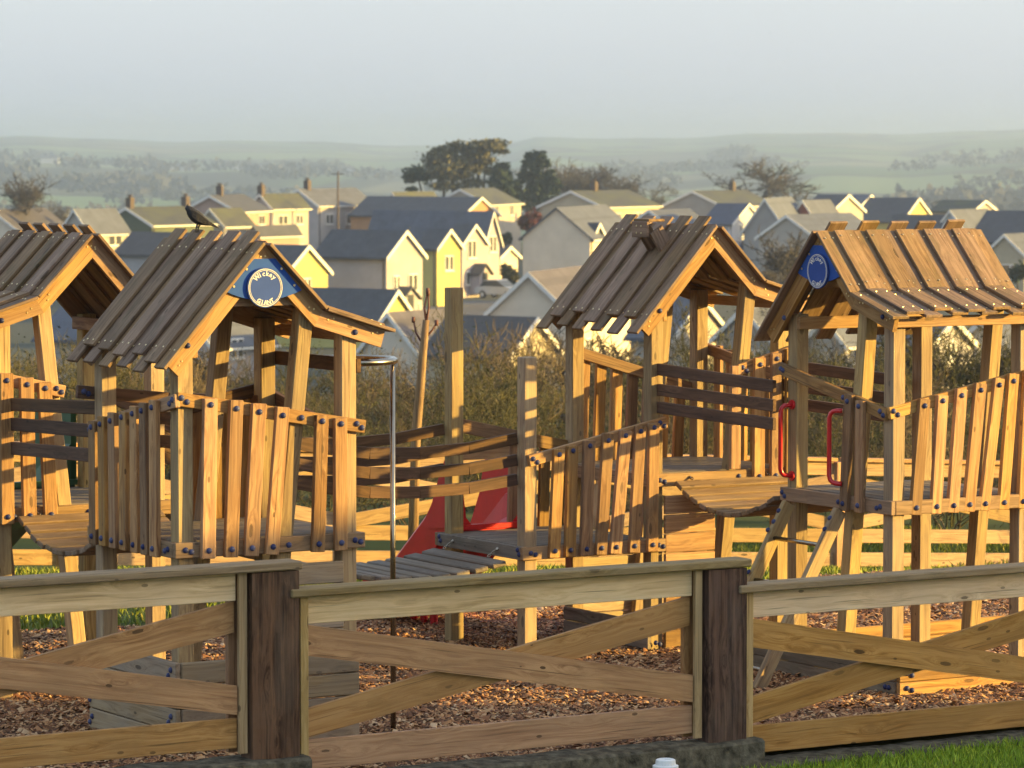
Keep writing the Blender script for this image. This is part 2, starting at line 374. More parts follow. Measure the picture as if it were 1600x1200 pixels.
# ---- woodchip surface
def grid_sheet(name, u0, u1, v0, v1, nu, nv, zf, mat):
    V, Fc = [], []
    for j in range(nv + 1):
        for i in range(nu + 1):
            u = u0 + (u1 - u0) * i / nu; v = v0 + (v1 - v0) * j / nv; V.append(W(u, v, zf(u, v)))
    for j in range(nv):
        for i in range(nu): k = j * (nu + 1) + i; Fc.append((k, k + 1, k + nu + 2, k + nu + 1))
    return tag(link(name, raw_mesh(name, V, Fc, mat, True), None), kind='structure')
def chz(u, v): return 0.004 + 0.030 * mnoise.noise(Vector((u * 0.9, v * 0.9, 1))) + 0.010 * mnoise.noise(Vector((u * 4, v * 4, 5)))
m, t, b = new_mat('woodchip_bed'); tc = N(t, 'ShaderNodeTexCoord')
n1 = noise_n(t, tc.outputs['Object'], 28, 6, 0.75)
t.links.new(ramp(t, [(0.3, (0.04, 0.02, 0.009)), (0.55, (0.16, 0.075, 0.033)), (0.75, (0.32, 0.18, 0.085))], n1), b.inputs['Base Color']); b.inputs['Roughness'].default_value = 0.95
bump(t, b, n1, 1.0, 0.03)
grid_sheet('woodchip_ground', -4.5, 9.5, -1.40, 5.6, 112, 56, chz, m)
def chips(name, n, u0, u1, v0, v1):
    mt, t, b = new_mat('woodchips'); gi = N(t, 'ShaderNodeNewGeometry')
    t.links.new(ramp(t, [(0.0, (0.08, 0.034, 0.014)), (0.3, (0.24, 0.10, 0.04)), (0.6, (0.40, 0.19, 0.075)), (0.85, (0.52, 0.30, 0.135)), (1.0, (0.68, 0.48, 0.28))], gi.outputs['Random Per Island']), b.inputs['Base Color'])
    b.inputs['Roughness'].default_value = 0.8
    u = rng.uniform(u0, u1, n); v = rng.uniform(v0, v1, n)
    L = rng.gamma(4.0, 0.0038, n).clip(0.005, 0.036); Wd = L * rng.uniform(0.25, 0.6, n); th = rng.uniform(0.003, 0.008, n)
    base = np.array([[-1, -1, 0], [1, -1, 0], [1, 1, 0], [-1, 1, 0], [-.8, 0, 1], [.8, 0, 1]], float)
    fcs = np.array([[0, 1, 5], [0, 5, 4], [2, 3, 4], [2, 4, 5], [1, 2, 5], [3, 0, 4]])
    az = rng.uniform(0, 6.283, n); tl = rng.normal(0, 0.35, n); tr = rng.normal(0, 0.35, n)
    out = np.empty((n, 6, 3))
    for k in range(6):
        x = base[k, 0] * L; y = base[k, 1] * Wd; z = base[k, 2] * th + th * 0
        z = z + x * np.sin(tl) + y * np.sin(tr)
        out[:, k, 0] = x * np.cos(az) - y * np.sin(az); out[:, k, 1] = x * np.sin(az) + y * np.cos(az); out[:, k, 2] = z
    zz = np.array([chz(a, b_) for a, b_ in zip(u, v)]) + rng.uniform(0.0, 0.012, n)
    out[:, :, 0] += (P0[0] + CA * u - SA * v)[:, None]; out[:, :, 1] += (P0[1] + SA * u + CA * v)[:, None]; out[:, :, 2] += zz[:, None]
    fa = (np.arange(n) * 6)[:, None, None] + fcs[None]
    o = link(name, raw_mesh(name, out.reshape(-1, 3), fa.reshape(-1, 3), mt), None)
    return tag(o, 'brown bark and wood chippings spread under the play equipment', 'woodchips', kind='stuff')
chips('woodchips', 120000, -2.6, 9.4, -1.38, 5.58)

# ---- grass: blades in the strips that show
def grass(name, n, region, hmin, hmax, label, c0, c1, wmul=1.0):
    mt, t, b = new_mat(name); gi = N(t, 'ShaderNodeNewGeometry')
    t.links.new(ramp(t, [(0.0, c0), (0.75, c1), (1.0, (c1[0] * 1.6, c1[1] * 1.15, c1[2]))], gi.outputs['Random Per Island']), b.inputs['Base Color'])
    b.inputs['Roughness'].default_value = 0.6; b.inputs['Specular IOR Level'].default_value = 0.2
    P = region(n); n = len(P)
    h = rng.uniform(hmin, hmax, n); az = rng.uniform(0, 6.283, n); wd = rng.uniform(0.003, 0.006, n) * wmul
    ln = rng.normal(0, 0.35, (n, 2)) * h[:, None]
    out = np.empty((n, 5, 3)); dx, dy = np.cos(az) * wd, np.sin(az) * wd
    for k, (s, f) in enumerate(((-1, 0), (1, 0), (0.7, .55), (-0.7, .55), (0, 1))):
        out[:, k, 0] = P[:, 0] + s * dx + ln[:, 0] * f * f; out[:, k, 1] = P[:, 1] + s * dy + ln[:, 1] * f * f; out[:, k, 2] = P[:, 2] - 0.004 + h * f
    fa = (np.arange(n) * 5)[:, None, None] + np.array([[0, 1, 2], [0, 2, 3], [3, 2, 4]])[None]
    return tag(link(name, raw_mesh(name, out.reshape(-1, 3), fa.reshape(-1, 3), mt), None), label, 'grass', kind='stuff')
def reg_local(u0, u1, v0, v1, zf):
    def f(n):
        u = rng.uniform(u0, u1, n); v = rng.uniform(v0, v1, n)
        x = P0[0] + CA * u - SA * v; y = P0[1] + SA * u + CA * v
        return np.stack([x, y, np.array([zf(a, b_) for a, b_ in zip(x, y)])], 1)
    return f
grass('lawn_grass', 34000, reg_local(1.6, 6.6, -3.6, -1.66, lambda x, y: terr(x, y)), 0.025, 0.07, 'short bright green lawn grass in front of the fence kerb', (0.13, 0.21, 0.012), (0.28, 0.42, 0.035))
grass('rough_grass', 90000, reg_local(-2, 18, 5.2, 17, lambda x, y: terr(x, y)), 0.03, 0.11, 'rough green grass on the slope behind the play area', (0.10, 0.14, 0.016), (0.22, 0.26, 0.04), 2.0)

# ---- invented block to the right of the camera, added to shade the fence (outside the frame)
PHI = SUN_AZ + R(59); CPH, SPH = math.cos(PHI), math.sin(PHI)
def wt(w, t): return W(w * CPH + t * SPH, w * SPH - t * CPH)
M['render'] = plain('shade_block_render', (0.55, 0.52, 0.46), 0.9, 0, 0.1, 3, 0.2, 0.2)
M['felt'] = plain('shade_block_roof', (0.10, 0.10, 0.10), 0.9, 0, 0.2, 3, 0.2)
lw, lt0, lt1 = (-14.0, 2.05), 22.0, 28.0
c0 = wt(sum(lw) / 2, (lt0 + lt1) / 2)
shade_block = thing('shade_block', (c0.x, c0.y, -0.13), 'invented flat roofed block out of view, added to shade the fence', 'shade caster')
dw = (wt(1, 0) - wt(0, 0)).normalized(); dt_ = (wt(0, 1) - wt(0, 0)).normalized()
LH = 4.50
pts = [wt(lw[0], lt0), wt(lw[1], lt0), wt(lw[1], lt1), wt(lw[0], lt1)]
prism('wall', [p + Vector((0, 0, -0.2)) for p in pts], (0, 0, LH - 0.15), dw, M['render'], shade_block)
prism('roof', [p + Vector((0, 0, LH - 0.349)) + (p - c0).normalized() * 0.02 for p in pts], (0, 0, 0.349), dw, M['felt'], shade_block)
ups = [wt(lw[0] + 0.3, lt0 + 0.4), wt(-0.95, lt0 + 0.4), wt(-0.95, lt1 - 0.4), wt(lw[0] + 0.3, lt1 - 0.4)]
prism('upper_shade_block', [p + Vector((0, 0, LH - 0.01)) for p in ups], (0, 0, 1.3), dw, M['render'], shade_block)  # taller part added to keep the highest fence panel in shade
M['glass'] = plain('window_glass', (0.03, 0.035, 0.04), 0.12, 0, 0.2, 2, 0.6)
for k in range(4):
    p = wt(lw[0] + 2 + k * 3, lt0 - 0.02) + Vector((0, 0, 1.6)); board('window', p - dw * 0.7, p + dw * 0.7, ZD, 1.2, 0.06, M['glass'], shade_block)  # windows dress the added shading block

# ================================================================== FRONT FENCE
FV = -1.545
def fence_panel(u0, u1, zb, label, xoff):
    root = thing('fence_panel', W(u0, FV, 0), label, 'fence', 'stepped crossed-board fence panels')
    H_ = zb
    def bd(ua, za, ub, zb_, wd, v, mat, th=0.032): return board('board', W(ua, v, za), W(ub, v, zb_), ZD, wd, th, mat, root, 0.003)
    cap = board('cap_rail', W(u0 - 0.09, FV - 0.01, H_ + 0.992), W(u1 + 0.33, FV - 0.01, H_ + 0.992), VD, 0.17, 0.047, M['fencecap'], root, 0.008)
    tagp = bd(u0 + 0.04, H_ + 0.888, u1 - 0.045, H_ + 0.888, 0.155, FV, M['fencepale'])
    bd(u0 + 0.045, H_ + 0.082, u1 - 0.04, H_ + 0.082, 0.165, FV, M['fence'])
    prism('cross_board', [W(u0 + 0.045, FV + 0.002, H_ + 0.805), W(u1 - 0.045, FV + 0.002, H_ + 0.345), W(u1 - 0.045, FV + 0.002, H_ + 0.185), W(u0 + 0.045, FV + 0.002, H_ + 0.635)], VD * -0.032, W(1, 0, -0.17) - W(0, 0, 0), M['fence'], root)
    um = (u0 + u1) / 2
    prism('cross_board', [W(u0 + 0.045, FV + 0.040, H_ + 0.33), W(u1 - 0.045, FV + 0.040, H_ + 0.805), W(u1 - 0.045, FV + 0.040, H_ + 0.635), W(u0 + 0.045, FV + 0.040, H_ + 0.17)], VD * -0.032, W(1, 0, 0.17) - W(0, 0, 0), M['fence'], root)
    for uu in (u0 + 0.014, u1 - 0.014): board('batten', W(uu, FV - 0.03, H_ - 0.03), W(uu, FV - 0.03, H_ + 0.966), UD, 0.05, 0.028, M['batten'], root, 0.003)
    for uu in (u0 + 0.02, u1 - 0.02): board('stud', W(uu, FV + 0.06, H_ - 0.03), W(uu, FV + 0.06, H_ + 0.966), UD, 0.09, 0.035, M['fence'], root, 0.003)
    return root
M['fencecap'] = wood('fence_cap_wood', (0.22, 0.145, 0.06), (0.33, 0.23, 0.105), (0.44, 0.325, 0.165), vary=0.15, weather=(0.34, 0.265, 0.155), wamt=0.55, moss=0.3)
M['batten'] = wood('batten_wood', (0.33, 0.20, 0.08), (0.48, 0.32, 0.14), (0.60, 0.43, 0.21), vary=0.2, weather=(0.42, 0.31, 0.16), wamt=0.4, tone=0.85)
PITCHF = 2.945
fence_panel(-0.045 - PITCHF, -0.40 + 0.03, 0.28, 'crossed-board fence panel stepped up highest, in front of the sagging bridge', 0)
fence_panel(-0.02, 2.62, 0.125, 'middle crossed-board fence panel between the two dark sleeper posts', 0)
fence_panel(2.955, 2.955 + 2.64, -0.03, 'lowest crossed-board fence panel in front of the ladder tower', 0)
def sleeper(u0, u1, z0, z1, label):
    root = thing('sleeper_post', W((u0 + u1) / 2, FV, 0), label, 'post', 'dark sleeper fence posts')
    # rough-hewn faces: a subdivided block pushed about by noise, with a split down its front
    nx, nz = 10, 40; V, Fc = [], []
    ring = [(i / nx, 0) for i in range(nx)] + [(1, j / 4) for j in range(4)] + [(1 - i / nx, 1) for i in range(nx)] + [(0, 1 - j / 4) for j in range(4)]
    for k in range(nz + 1):
        z = z0 + (z1 - z0) * k / nz
        for (a, c) in ring:
            du = 0.010 * mnoise.noise(Vector((a * 6 + u0 * 9, c * 3, z * 3))) + 0.004 * mnoise.noise(Vector((a * 30, c * 9, z * 14 + u0)))
            dv = du
            if c == 0: dv += 0.030 * math.exp(-((a - 0.54 - 0.05 * mnoise.noise(Vector((z * 2, u0, 0)))) / 0.035) ** 2)
            V.append(W(u0 + (u1 - u0) * a + du * (0.6 if a in (0, 1) else 0.2), FV - 0.075 + 0.14 * c + dv * (1 if c == 0 else 0.3), z))
    n = len(ring)
    for k in range(nz):
        for i in range(n): Fc.append([k * n + i, k * n + (i + 1) % n, (k + 1) * n + (i + 1) % n, (k + 1) * n + i])
    Fc.append([nz * n + i for i in range(n)])
    base = W((u0 + u1) / 2, FV, 0)
    # object X runs up the post so that the grain does too
    mw = frame(base, ZD, UD); inv = mw.inverted(); me = bpy.data.meshes.new('timber'); me.from_pydata([inv @ v for v in V], [], Fc); me.update()
    link('timber', me, M['sleeper'], root, mw)
sleeper(-0.345, -0.055, 0.02, 1.243, 'dark weathered sleeper post between the highest and the middle fence panel')
sleeper(2.655, 2.925, -0.12, 1.088, 'dark weathered sleeper post between the middle and the lowest fence panel')
# kerb blocks, stepped with the panels
def kerb(u0, u1, z0, z1):
    nx, ny = int((u1 - u0) / 0.05), 6; V, Fc = [], []
    prof = [(-0.165, z0), (-0.16, z0 + (z1 - z0) * 0.5), (-0.15, z1 - 0.015), (-0.13, z1), (0.0, z1 + 0.004), (0.13, z1), (0.13, z0)]
    for i in range(nx + 1):
        u = u0 + (u1 - u0) * i / nx
        for j, (v, z) in enumerate(prof):
            k = 0.016 * mnoise.noise(Vector((u * 5, v * 8, z * 8))) + 0.007 * mnoise.noise(Vector((u * 22, v * 22, z * 22)))
            V.append(W(u, FV + v - k * (j < 3), z + k * (j >= 2) * 0.7))
    m_ = len(prof)
    for i in range(nx):
        for j in range(m_ - 1): Fc.append((i * m_ + j, (i + 1) * m_ + j, (i + 1) * m_ + j + 1, i * m_ + j + 1))
    Fc.append(tuple(range(m_))[::-1]); Fc.append(tuple(nx * m_ + j for j in range(m_)))
    me = bpy.data.meshes.new('kerb'); me.from_pydata(V, [], Fc); me.update(); tag(link('kerb', me, M['concrete'], None), kind='structure')
kerb(-3.4, -0.02, -0.3, 0.215); kerb(-0.019, 3.0, -0.3, 0.07); kerb(3.001, 6.5, -0.3, -0.08)

# white bollard whose head just shows in front of the kerb
pb = at_depth(1040, 1186, 20.55)
bl = thing('bollard', (pb.x, pb.y, terr(pb.x, pb.y)), 'white plastic bollard with a stepped round cap on the lawn', 'bollard')
def lathe(prof, n=20, c=(0, 0, 0)):
    V, Fc = [], []
    for r_, z in prof:
        for k in range(n): V.append((c[0] + r_ * math.cos(2 * math.pi * k / n), c[1] + r_ * math.sin(2 * math.pi * k / n), c[2] + z))
    for i in range(len(prof) - 1):
        for k in range(n): Fc.append([i * n + k, i * n + (k + 1) % n, (i + 1) * n + (k + 1) % n, (i + 1) * n + k])
    Fc.append([(len(prof) - 1) * n + k for k in range(n)]); return V, Fc
zt = pb.z
V, Fc = lathe([(0.045, terr(pb.x, pb.y) - 0.05), (0.045, zt - 0.05)], 20, (pb.x, pb.y, 0)); geo_obj('shaft', V, Fc, M['whiteplastic'], bl, True)
V, Fc = lathe([(0.062, zt - 0.10), (0.07, zt - 0.075), (0.07, zt - 0.035), (0.056, zt - 0.03), (0.053, zt - 0.004), (0.045, zt), (0.032, zt), (0.03, zt - 0.01)], 20, (pb.x, pb.y, 0)); geo_obj('cap', V, Fc, M['whiteplastic'], bl)

# ================================================================== PLAY EQUIPMENT
def isect(p, d, q, e):
    den = d[0] * e[1] - d[1] * e[0]; t = ((q[0] - p[0]) * e[1] - (q[1] - p[1]) * e[0]) / den
    return (p[0] + d[0] * t, p[1] + d[1] * t)
def barrier(root, a, b_, za, zb, out, slats, zbot, sw=0.088, mat=None, ends=(1, 1), railmat=None, inside=False):
    """sloping top rail from plan point a to b_ (u,v), slats bolted on its outer face; slats = [(s_top, s_bottom), ...] in metres from a"""
    mat = mat or M['slat']; out = Vector(out); A_, B_ = Vector(a), Vector(b_); L = (B_ - A_).length; dr = (B_ - A_) / L
    P = lambda s, z, o: W(*(A_ + dr * s), z) + out * o
    rz = lambda s: za + (zb - za) * s / L
    sg = -1 if inside else 1
    board('rail', P(0, za - 0.04, 0.0185), P(L, zb - 0.04, 0.0185), ZD, 0.08, 0.035, railmat or mat, root)
    for st, sb in slats:
        o = 0.0185 + sg * 0.0355
        board('slat', P(sb, zbot, o), P(st, rz(st) - 0.002 + random.uniform(-0.012, 0.008), o), W(*dr) - W(0, 0), sw + random.uniform(-0.006, 0.006), 0.034, mat, root)
        for s, z in ((sb + (st - sb) * 0.06, zbot + 0.048), (st - (st - sb) * 0.05, rz(st) - 0.045)):
            if not inside: bolt(P(s, z, 0.0185 + 0.0535), out, root)
    if not inside:
        for e, s0 in ((ends[0], 0.03), (ends[1], L - 0.06)):
            if e:
                bolt(P(s0, rz(s0) - 0.03, 0.0365), out, root); bolt(P(s0 + 0.035, rz(s0) - 0.055, 0.0365), out, root)
def corner_bolts(root, p, along, out, z=1.205):
    out = Vector(out); d = Vector(along)
    bolt(W(*p, z) + d * 0.03 + out * 0.038, out, root); bolt(W(*p, z - 0.012) + d * 0.068 + out * 0.038, out, root)
GE, GA, GK, GO = (-0.09, 2.30), (0.545, 3.0), (0.945, 2.59), (1.37, 2.46)
def tower(name, f, label, rs=0.0, wg=0.0, sign=False, floor_dir='g', zp=1.25):
    """f maps (across the gable, depth, height) to the world; posts, platform and roof"""
    o0 = f(0.6, 0.57, 0); root = thing(name, (o0.x, o0.y, 0), label, 'play tower', 'timber play towers')
    gd = (f(1, 0, 0) - f(0, 0, 0)); wd = (f(0, 1, 0) - f(0, 0, 0))
    for g_ in (0.05, 1.14):
        for w_ in (0.05, 1.10):
            board('post', f(g_, w_, -0.06), f(g_, w_, 2.43 if g_ < 0.5 else 2.50), gd, 0.102, 0.102, M['post'], root, 0.006)
    for w_ in (0.05, 1.10):
        zt_ = 2.60; board('post', f(0.715 - 0.108 * 1.31, w_ + 0.002, -0.06), f(0.715 + 0.108 * (zt_ - 1.25), w_ + 0.002, zt_), gd, 0.096, 0.096, M['post'], root, 0.006)
    E_, A_, K_, O_ = [(p[0] + rs, p[1]) for p in (GE, GA, GK, GO)]
    d1 = ((E_[0] - A_[0]), (E_[1] - A_[1])); l1 = math.hypot(*d1); d1 = (d1[0] / l1, d1[1] / l1)
    d2 = ((K_[0] - A_[0]), (K_[1] - A_[1])); l2 = math.hypot(*d2); d2 = (d2[0] / l2, d2[1] / l2)
    d3 = ((O_[0] - K_[0]), (O_[1] - K_[1])); l3 = math.hypot(*d3); d3 = (d3[0] / l3, d3[1] / l3)
    n1, n2, n3 = (-(-d1[1]), -d1[0]), (-d2[1], d2[0]), (-d3[1], d3[0])     # outward (upward) normals
    n1 = (d1[1], -d1[0]) if -d1[0] > 0 else (-d1[1], d1[0])
    off = lambda p, n_, h: (p[0] + n_[0] * h, p[1] + n_[1] * h)
    RW = 0.105
    ai = isect(off(A_, n1, -RW), d1, (A_[0], 0), (0, 1)); ai2 = isect(off(A_, n2, -RW), d2, (A_[0], 0), (0, 1)); am = (A_[0], (ai[1] + ai2[1]) / 2)
    ki = isect(off(K_, n2, -RW), d2, off(K_, n3, -RW), d3)
    for wa in (-0.0365 - wg, 1.1515):
        tvec = wd * 0.034
        F = lambda p: f(p[0], wa, p[1])
        prism('rafter', [F(A_), F(E_), F(off(E_, n1, -RW)), F(am)], tvec, F(E_) - F(A_), M['rafter'], root)
        prism('rafter', [F(A_), F(am), F(ki), F(K_)], tvec, F(K_) - F(A_), M['rafter'], root)
        prism('rafter', [F(K_), F(ki), F(off(O_, n3, -RW)), F(O_)], tvec, F(O_) - F(K_), M['rafter'], root)
    for wa in ((0.001, 1.114) if sign else (1.114,)):      # collar beams behind the rafters
        zc0, zc1 = 2.625, 2.745
        x0 = E_[0] + (zc0 - E_[1]) / (A_[1] - E_[1]) * (A_[0] - E_[0]) + 0.03; x1 = A_[0] + (A_[1] - zc0) / (A_[1] - K_[1]) * (K_[0] - A_[0]) - 0.03
        F = lambda g_, z: f(g_, wa, z)
        prism('collar_beam', [F(x0, zc0), F(x1, zc0), F(x1 - 0.11, zc1), F(x0 + 0.11, zc1)], wd * 0.034, gd, M['rafter'], root)
    # plates along the depth
    board('plate_beam', f(0.118, -0.0, 2.37), f(0.118, 1.15, 2.37), ZD, 0.085, 0.034, M['rafter'], root)
    board('plate_beam', f(1.19 + 0.105 + rs, -0.03 - wg, 2.420), f(1.19 + 0.105 + rs, 1.18, 2.420), ZD, 0.07, 0.034, M['rafter'], root)
    # roof boards
    sp_, sn = [], []
    up_w = [0.095 + 0.24 * k - wg * (k == 0) for k in range(5)]; lo_w = [-0.025 - wg + (0.24 * k + (wg if k else 0)) for k in range(6)]
    nrm = lambda n_: (f(n_[0], 0, n_[1]) - f(0, 0, 0)).normalized()
    N1, N2, N3 = nrm(n1), nrm(n2), nrm(n3)
    for li, (ws, lay, wid) in enumerate(((lo_w, 0.0115, 0.135), (up_w, 0.0345, 0.146))):
        for w_ in ws:
            w_ = w_ + random.uniform(-0.006, 0.006); hh = lay
            pa = lambda p, n_, s, d_: off((p[0] + d_[0] * s, p[1] + d_[1] * s), n_, hh)
            e1 = random.uniform(0.03, 0.115) if li == 0 else random.uniform(-0.07, 0.035)
            s0 = -0.040 - random.uniform(0, 0.014) if li else 0.012
            p, q = pa(A_, n1, s0, d1), pa(E_, n1, e1, d1)
            board('roof_board', f(p[0], w_, p[1]), f(q[0], w_, q[1]), wd, wid, 0.0215, M['roof'], root, 0.003)
            p, q = pa(A_, n2, 0.03 if li else 0.022, d2), pa(K_, n2, -0.004 - (0.010 if li else 0.004), d2)
            board('roof_board', f(p[0], w_, p[1]), f(q[0], w_, q[1]), wd, wid, 0.0215, M['roof'], root, 0.003)
            p, q = pa(K_, n3, 0.004, d3), pa(O_, n3, random.uniform(0.0, 0.06) if li == 0 else random.uniform(-0.03, 0.03), d3)
            board('roof_board', f(p[0], w_, p[1]), f(q[0], w_, q[1]), wd, wid, 0.0215, M['roof'], root, 0.003)
            for (P_, n_, N_, d_, ss) in ((A_, n1, N1, d1, (0.10, l1 - 0.09)), (A_, n2, N2, d2, (0.085, l2 - 0.07)), (K_, n3, N3, d3, (0.075, l3 - 0.06))):
                for s in ss:
                    for dw_ in (-0.042, 0.042):
                        if li == 0 and 0 < lo_w.index(min(lo_w, key=lambda q_: abs(q_ - w_))) < 5 and abs(dw_) > 1: continue
                        q_ = off((P_[0] + d_[0] * (s + random.uniform(-.008, .008)), P_[1] + d_[1] * s), n_, lay + 0.0108)
                        sp_.append(f(q_[0], w_ + dw_ * (0.75 if li == 0 else 1), q_[1])); sn.append(N_)
    fw = -0.0365 - wg
    for (P_, n_, d_, L_) in ((A_, n1, d1, l1), (A_, n2, d2, l2), (K_, n3, d3, l3)):
        for s in (0.05, 0.085, L_ - 0.05, L_ - 0.08):
            q_ = off((P_[0] + d_[0] * s, P_[1] + d_[1] * s), n_, -0.05 - random.uniform(-0.025, 0.025)); sp_.append(f(q_[0], fw, q_[1])); sn.append(-wd)
    screws(sp_, sn, root)
    for g_, z_ in ((0.05, 2.405), (1.165, 2.455)): bolt(f(g_, fw - 0.001, z_), -wd, root)
    # platform
    zc = zp - 0.047
    for w_ in (-0.0195, 1.1705): board('platform_beam', f(-0.037, w_, zc), f(1.23, w_, zc), ZD, 0.092, 0.036, M['floorbeam'], root)
    for g_ in (-0.0195, 1.2125): board('platform_beam', f(g_, -0.0, zc - 0.001), f(g_, 1.15, zc - 0.001), ZD, 0.092, 0.036, M['floorbeam'], root)
    nP = 10
    for k in range(nP):
        w_ = 0.012 + (k + 0.5) * 1.128 / nP; board('floor_plank', f(0.002, w_, zp - 0.012), f(1.188, w_, zp - 0.012), wd, 1.128 / nP - 0.008, 0.028, M['floor'], root)
    if sign:
        S = lambda g_, z, w_: f(g_ + rs, w_, z)
        ww = fw - 0.002; tv_ = wd * -0.014
        arc = [(0.545 + 0.235 * math.sin(a), 2.945 - 0.335 * math.cos(a) + 0.03) for a in np.linspace(-0.86, 0.86, 11)]
        pl = [(0.470, 2.905), (0.620, 2.905), (0.795, 2.715)] + [(x, z) for x, z in [(0.545 + 0.25 * (1 - 2 * k / 12.0), 2.715 - 0.055 * (1 - (1 - 2 * k / 12.0) ** 2)) for k in range(1, 12)]] + [(0.295, 2.715)]
        sg = prism('sign_panel', [S(x, z, ww) for x, z in pl], tv_, gd, M['signblue'], root)
        cx, cz, rr = 0.545, 2.735, 0.118
        prism('sign_disc', [S(cx + rr * math.cos(a), cz + rr * math.sin(a), ww - 0.0145) for a in np.linspace(0, 2 * math.pi, 41)[:-1]], wd * -0.016, gd, M['signdisc'], sg)
        wq = ww - 0.0325
        for ro, ri in ((0.112, 0.108), (0.103, 0.1005)):
            V, Fc = [], []
            for k in range(48):
                a = 2 * math.pi * k / 48
                for r_ in (ro, ri): V.append(S(cx + r_ * math.cos(a), cz + r_ * math.sin(a), wq))
            for k in range(48): Fc.append([2 * k, 2 * k + 1, (2 * k + 3) % 96, (2 * k + 2) % 96])
            geo_obj('sign_ring', V, Fc, M['white'], sg)
        sgn = 1 if f(1, 0, 0).x > f(0, 0, 0).x else -1
        letters('Wickey', 0.070, True, 0.032, lambda x, z: S(cx + sgn * x, cz + z, wq), sg)
        letters('GIANT', 0.088, False, 0.028, lambda x, z: S(cx + sgn * x, cz + z, wq), sg)
        for x, z in ((0.43, 2.845), (0.66, 2.845), (0.345, 2.745), (0.745, 2.745)): screws([S(x, z, ww - 0.0142)], [-wd], root, 0.009)
    return root, fw
def letters(text, rad, top, size, put, parent):
    V, Fc = [], []
    n = len(text); step = size * (0.66 if top else 0.8) / rad
    for i, ch in enumerate(text):
        cu = bpy.data.curves.new('t', 'FONT'); cu.body = ch; cu.size = size * 1.25; cu.align_x = 'CENTER'; cu.resolution_u = 2; cu.offset = 0.0009
        ob = bpy.data.objects.new('t', cu); me = ob.to_mesh()
        k = (i - (n - 1) / 2) * step; a = (math.pi / 2 - k) if top else (-math.pi / 2 + k)
        rot = a - math.pi / 2 if top else a + math.pi / 2
        bx, bz = rad * math.cos(a), rad * math.sin(a); o = len(V)
        for v in me.vertices:
            x, z = v.co.x, v.co.y - (0 if top else size * 0.4)
            V.append(put(bx + x * math.cos(rot) - z * math.sin(rot), bz + x * math.sin(rot) + z * math.cos(rot)))
        Fc += [[o + q for q in p.vertices] for p in me.polygons]
        ob.to_mesh_clear(); bpy.data.objects.remove(ob); bpy.data.curves.remove(cu)
    geo_obj('lettering', V, Fc, M['white'], parent)
M['floorbeam'] = wood('platform_beam_wood', (0.21, 0.125, 0.06), (0.33, 0.20, 0.095), (0.44, 0.28, 0.14), weather=(0.22, 0.17, 0.12), wamt=0.4)
nU, nV = -UD, -VD

# ---- tower with the blue sign, nearest the highest fence panel
T1, _ = tower('play_tower', lambda g_, w_, z: W(g_, w_, z), 'timber play tower with blue gable sign and a black bird on its roof', sign=True)
barrier(T1, (-0.02, 0), (1.235, 0), 2.135, 1.925, nV, [(0.205, 0.185), (0.375, 0.335), (0.525, 0.468), (0.682, 0.605), (0.945, 0.915), (1.07, 1.07)], 1.15)
barrier(T1, (0, -0.036), (0, 1.17), 2.125, 1.885, nU, [(0.235, 0.235), (0.375, 0.36), (0.50, 0.50), (0.65, 0.66), (0.81, 0.80), (0.955, 0.945), (1.085, 1.085)], 1.15)
corner_bolts(T1, (0.0, 0), UD, nV); corner_bolts(T1, (1.13, 0), UD, nV); corner_bolts(T1, (0, 0.03), VD, nU); corner_bolts(T1, (0, 1.06), VD, nU)
bolt(W(0.71, -0.04, 1.20), nV, T1); bolt(W(0.80, -0.04, 1.955), nV, T1)
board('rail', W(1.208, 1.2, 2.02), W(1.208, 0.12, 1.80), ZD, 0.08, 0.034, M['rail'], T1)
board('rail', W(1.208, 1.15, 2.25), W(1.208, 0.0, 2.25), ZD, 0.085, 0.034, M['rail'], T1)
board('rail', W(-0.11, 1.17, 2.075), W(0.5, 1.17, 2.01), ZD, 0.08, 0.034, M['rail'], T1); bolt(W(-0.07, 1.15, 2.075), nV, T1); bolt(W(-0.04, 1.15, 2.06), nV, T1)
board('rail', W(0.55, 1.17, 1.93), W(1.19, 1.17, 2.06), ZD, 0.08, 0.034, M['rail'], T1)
for s in (0.70, 0.86, 1.02): board('slat', W(s, 1.207, 1.15), W(s + 0.03, 1.207, 2.02), UD, 0.088, 0.034, M['slat'], T1)
# box boards under the platform: left side to 0.55 m, front wall
for k in range(4):
    board('box_board', W(-0.019, -0.03, 0.062 + k * 0.138), W(-0.019, 1.18, 0.062 + k * 0.138), ZD, 0.132, 0.035, M['boxgrey'] if 'boxgrey' in M else M['box'], T1, 0.006)
    for vv in (0.03, 1.13):
        bolt(W(-0.038, vv, 0.082 + k * 0.138), nU, T1); bolt(W(-0.038, vv + 0.03, 0.045 + k * 0.138), nU, T1)
    board('box_board', W(0.002, -0.019, 0.060 + k * 0.138), W(1.19, -0.019, 0.060 + k * 0.138), ZD, 0.132, 0.035, M['box'], T1, 0.006)
for k in range(4): board('box_board', W(0.62, -0.0185, 0.614 + k * 0.135), W(1.085, -0.0185, 0.614 + k * 0.135), ZD, 0.129, 0.034, M['box'], T1, 0.006)

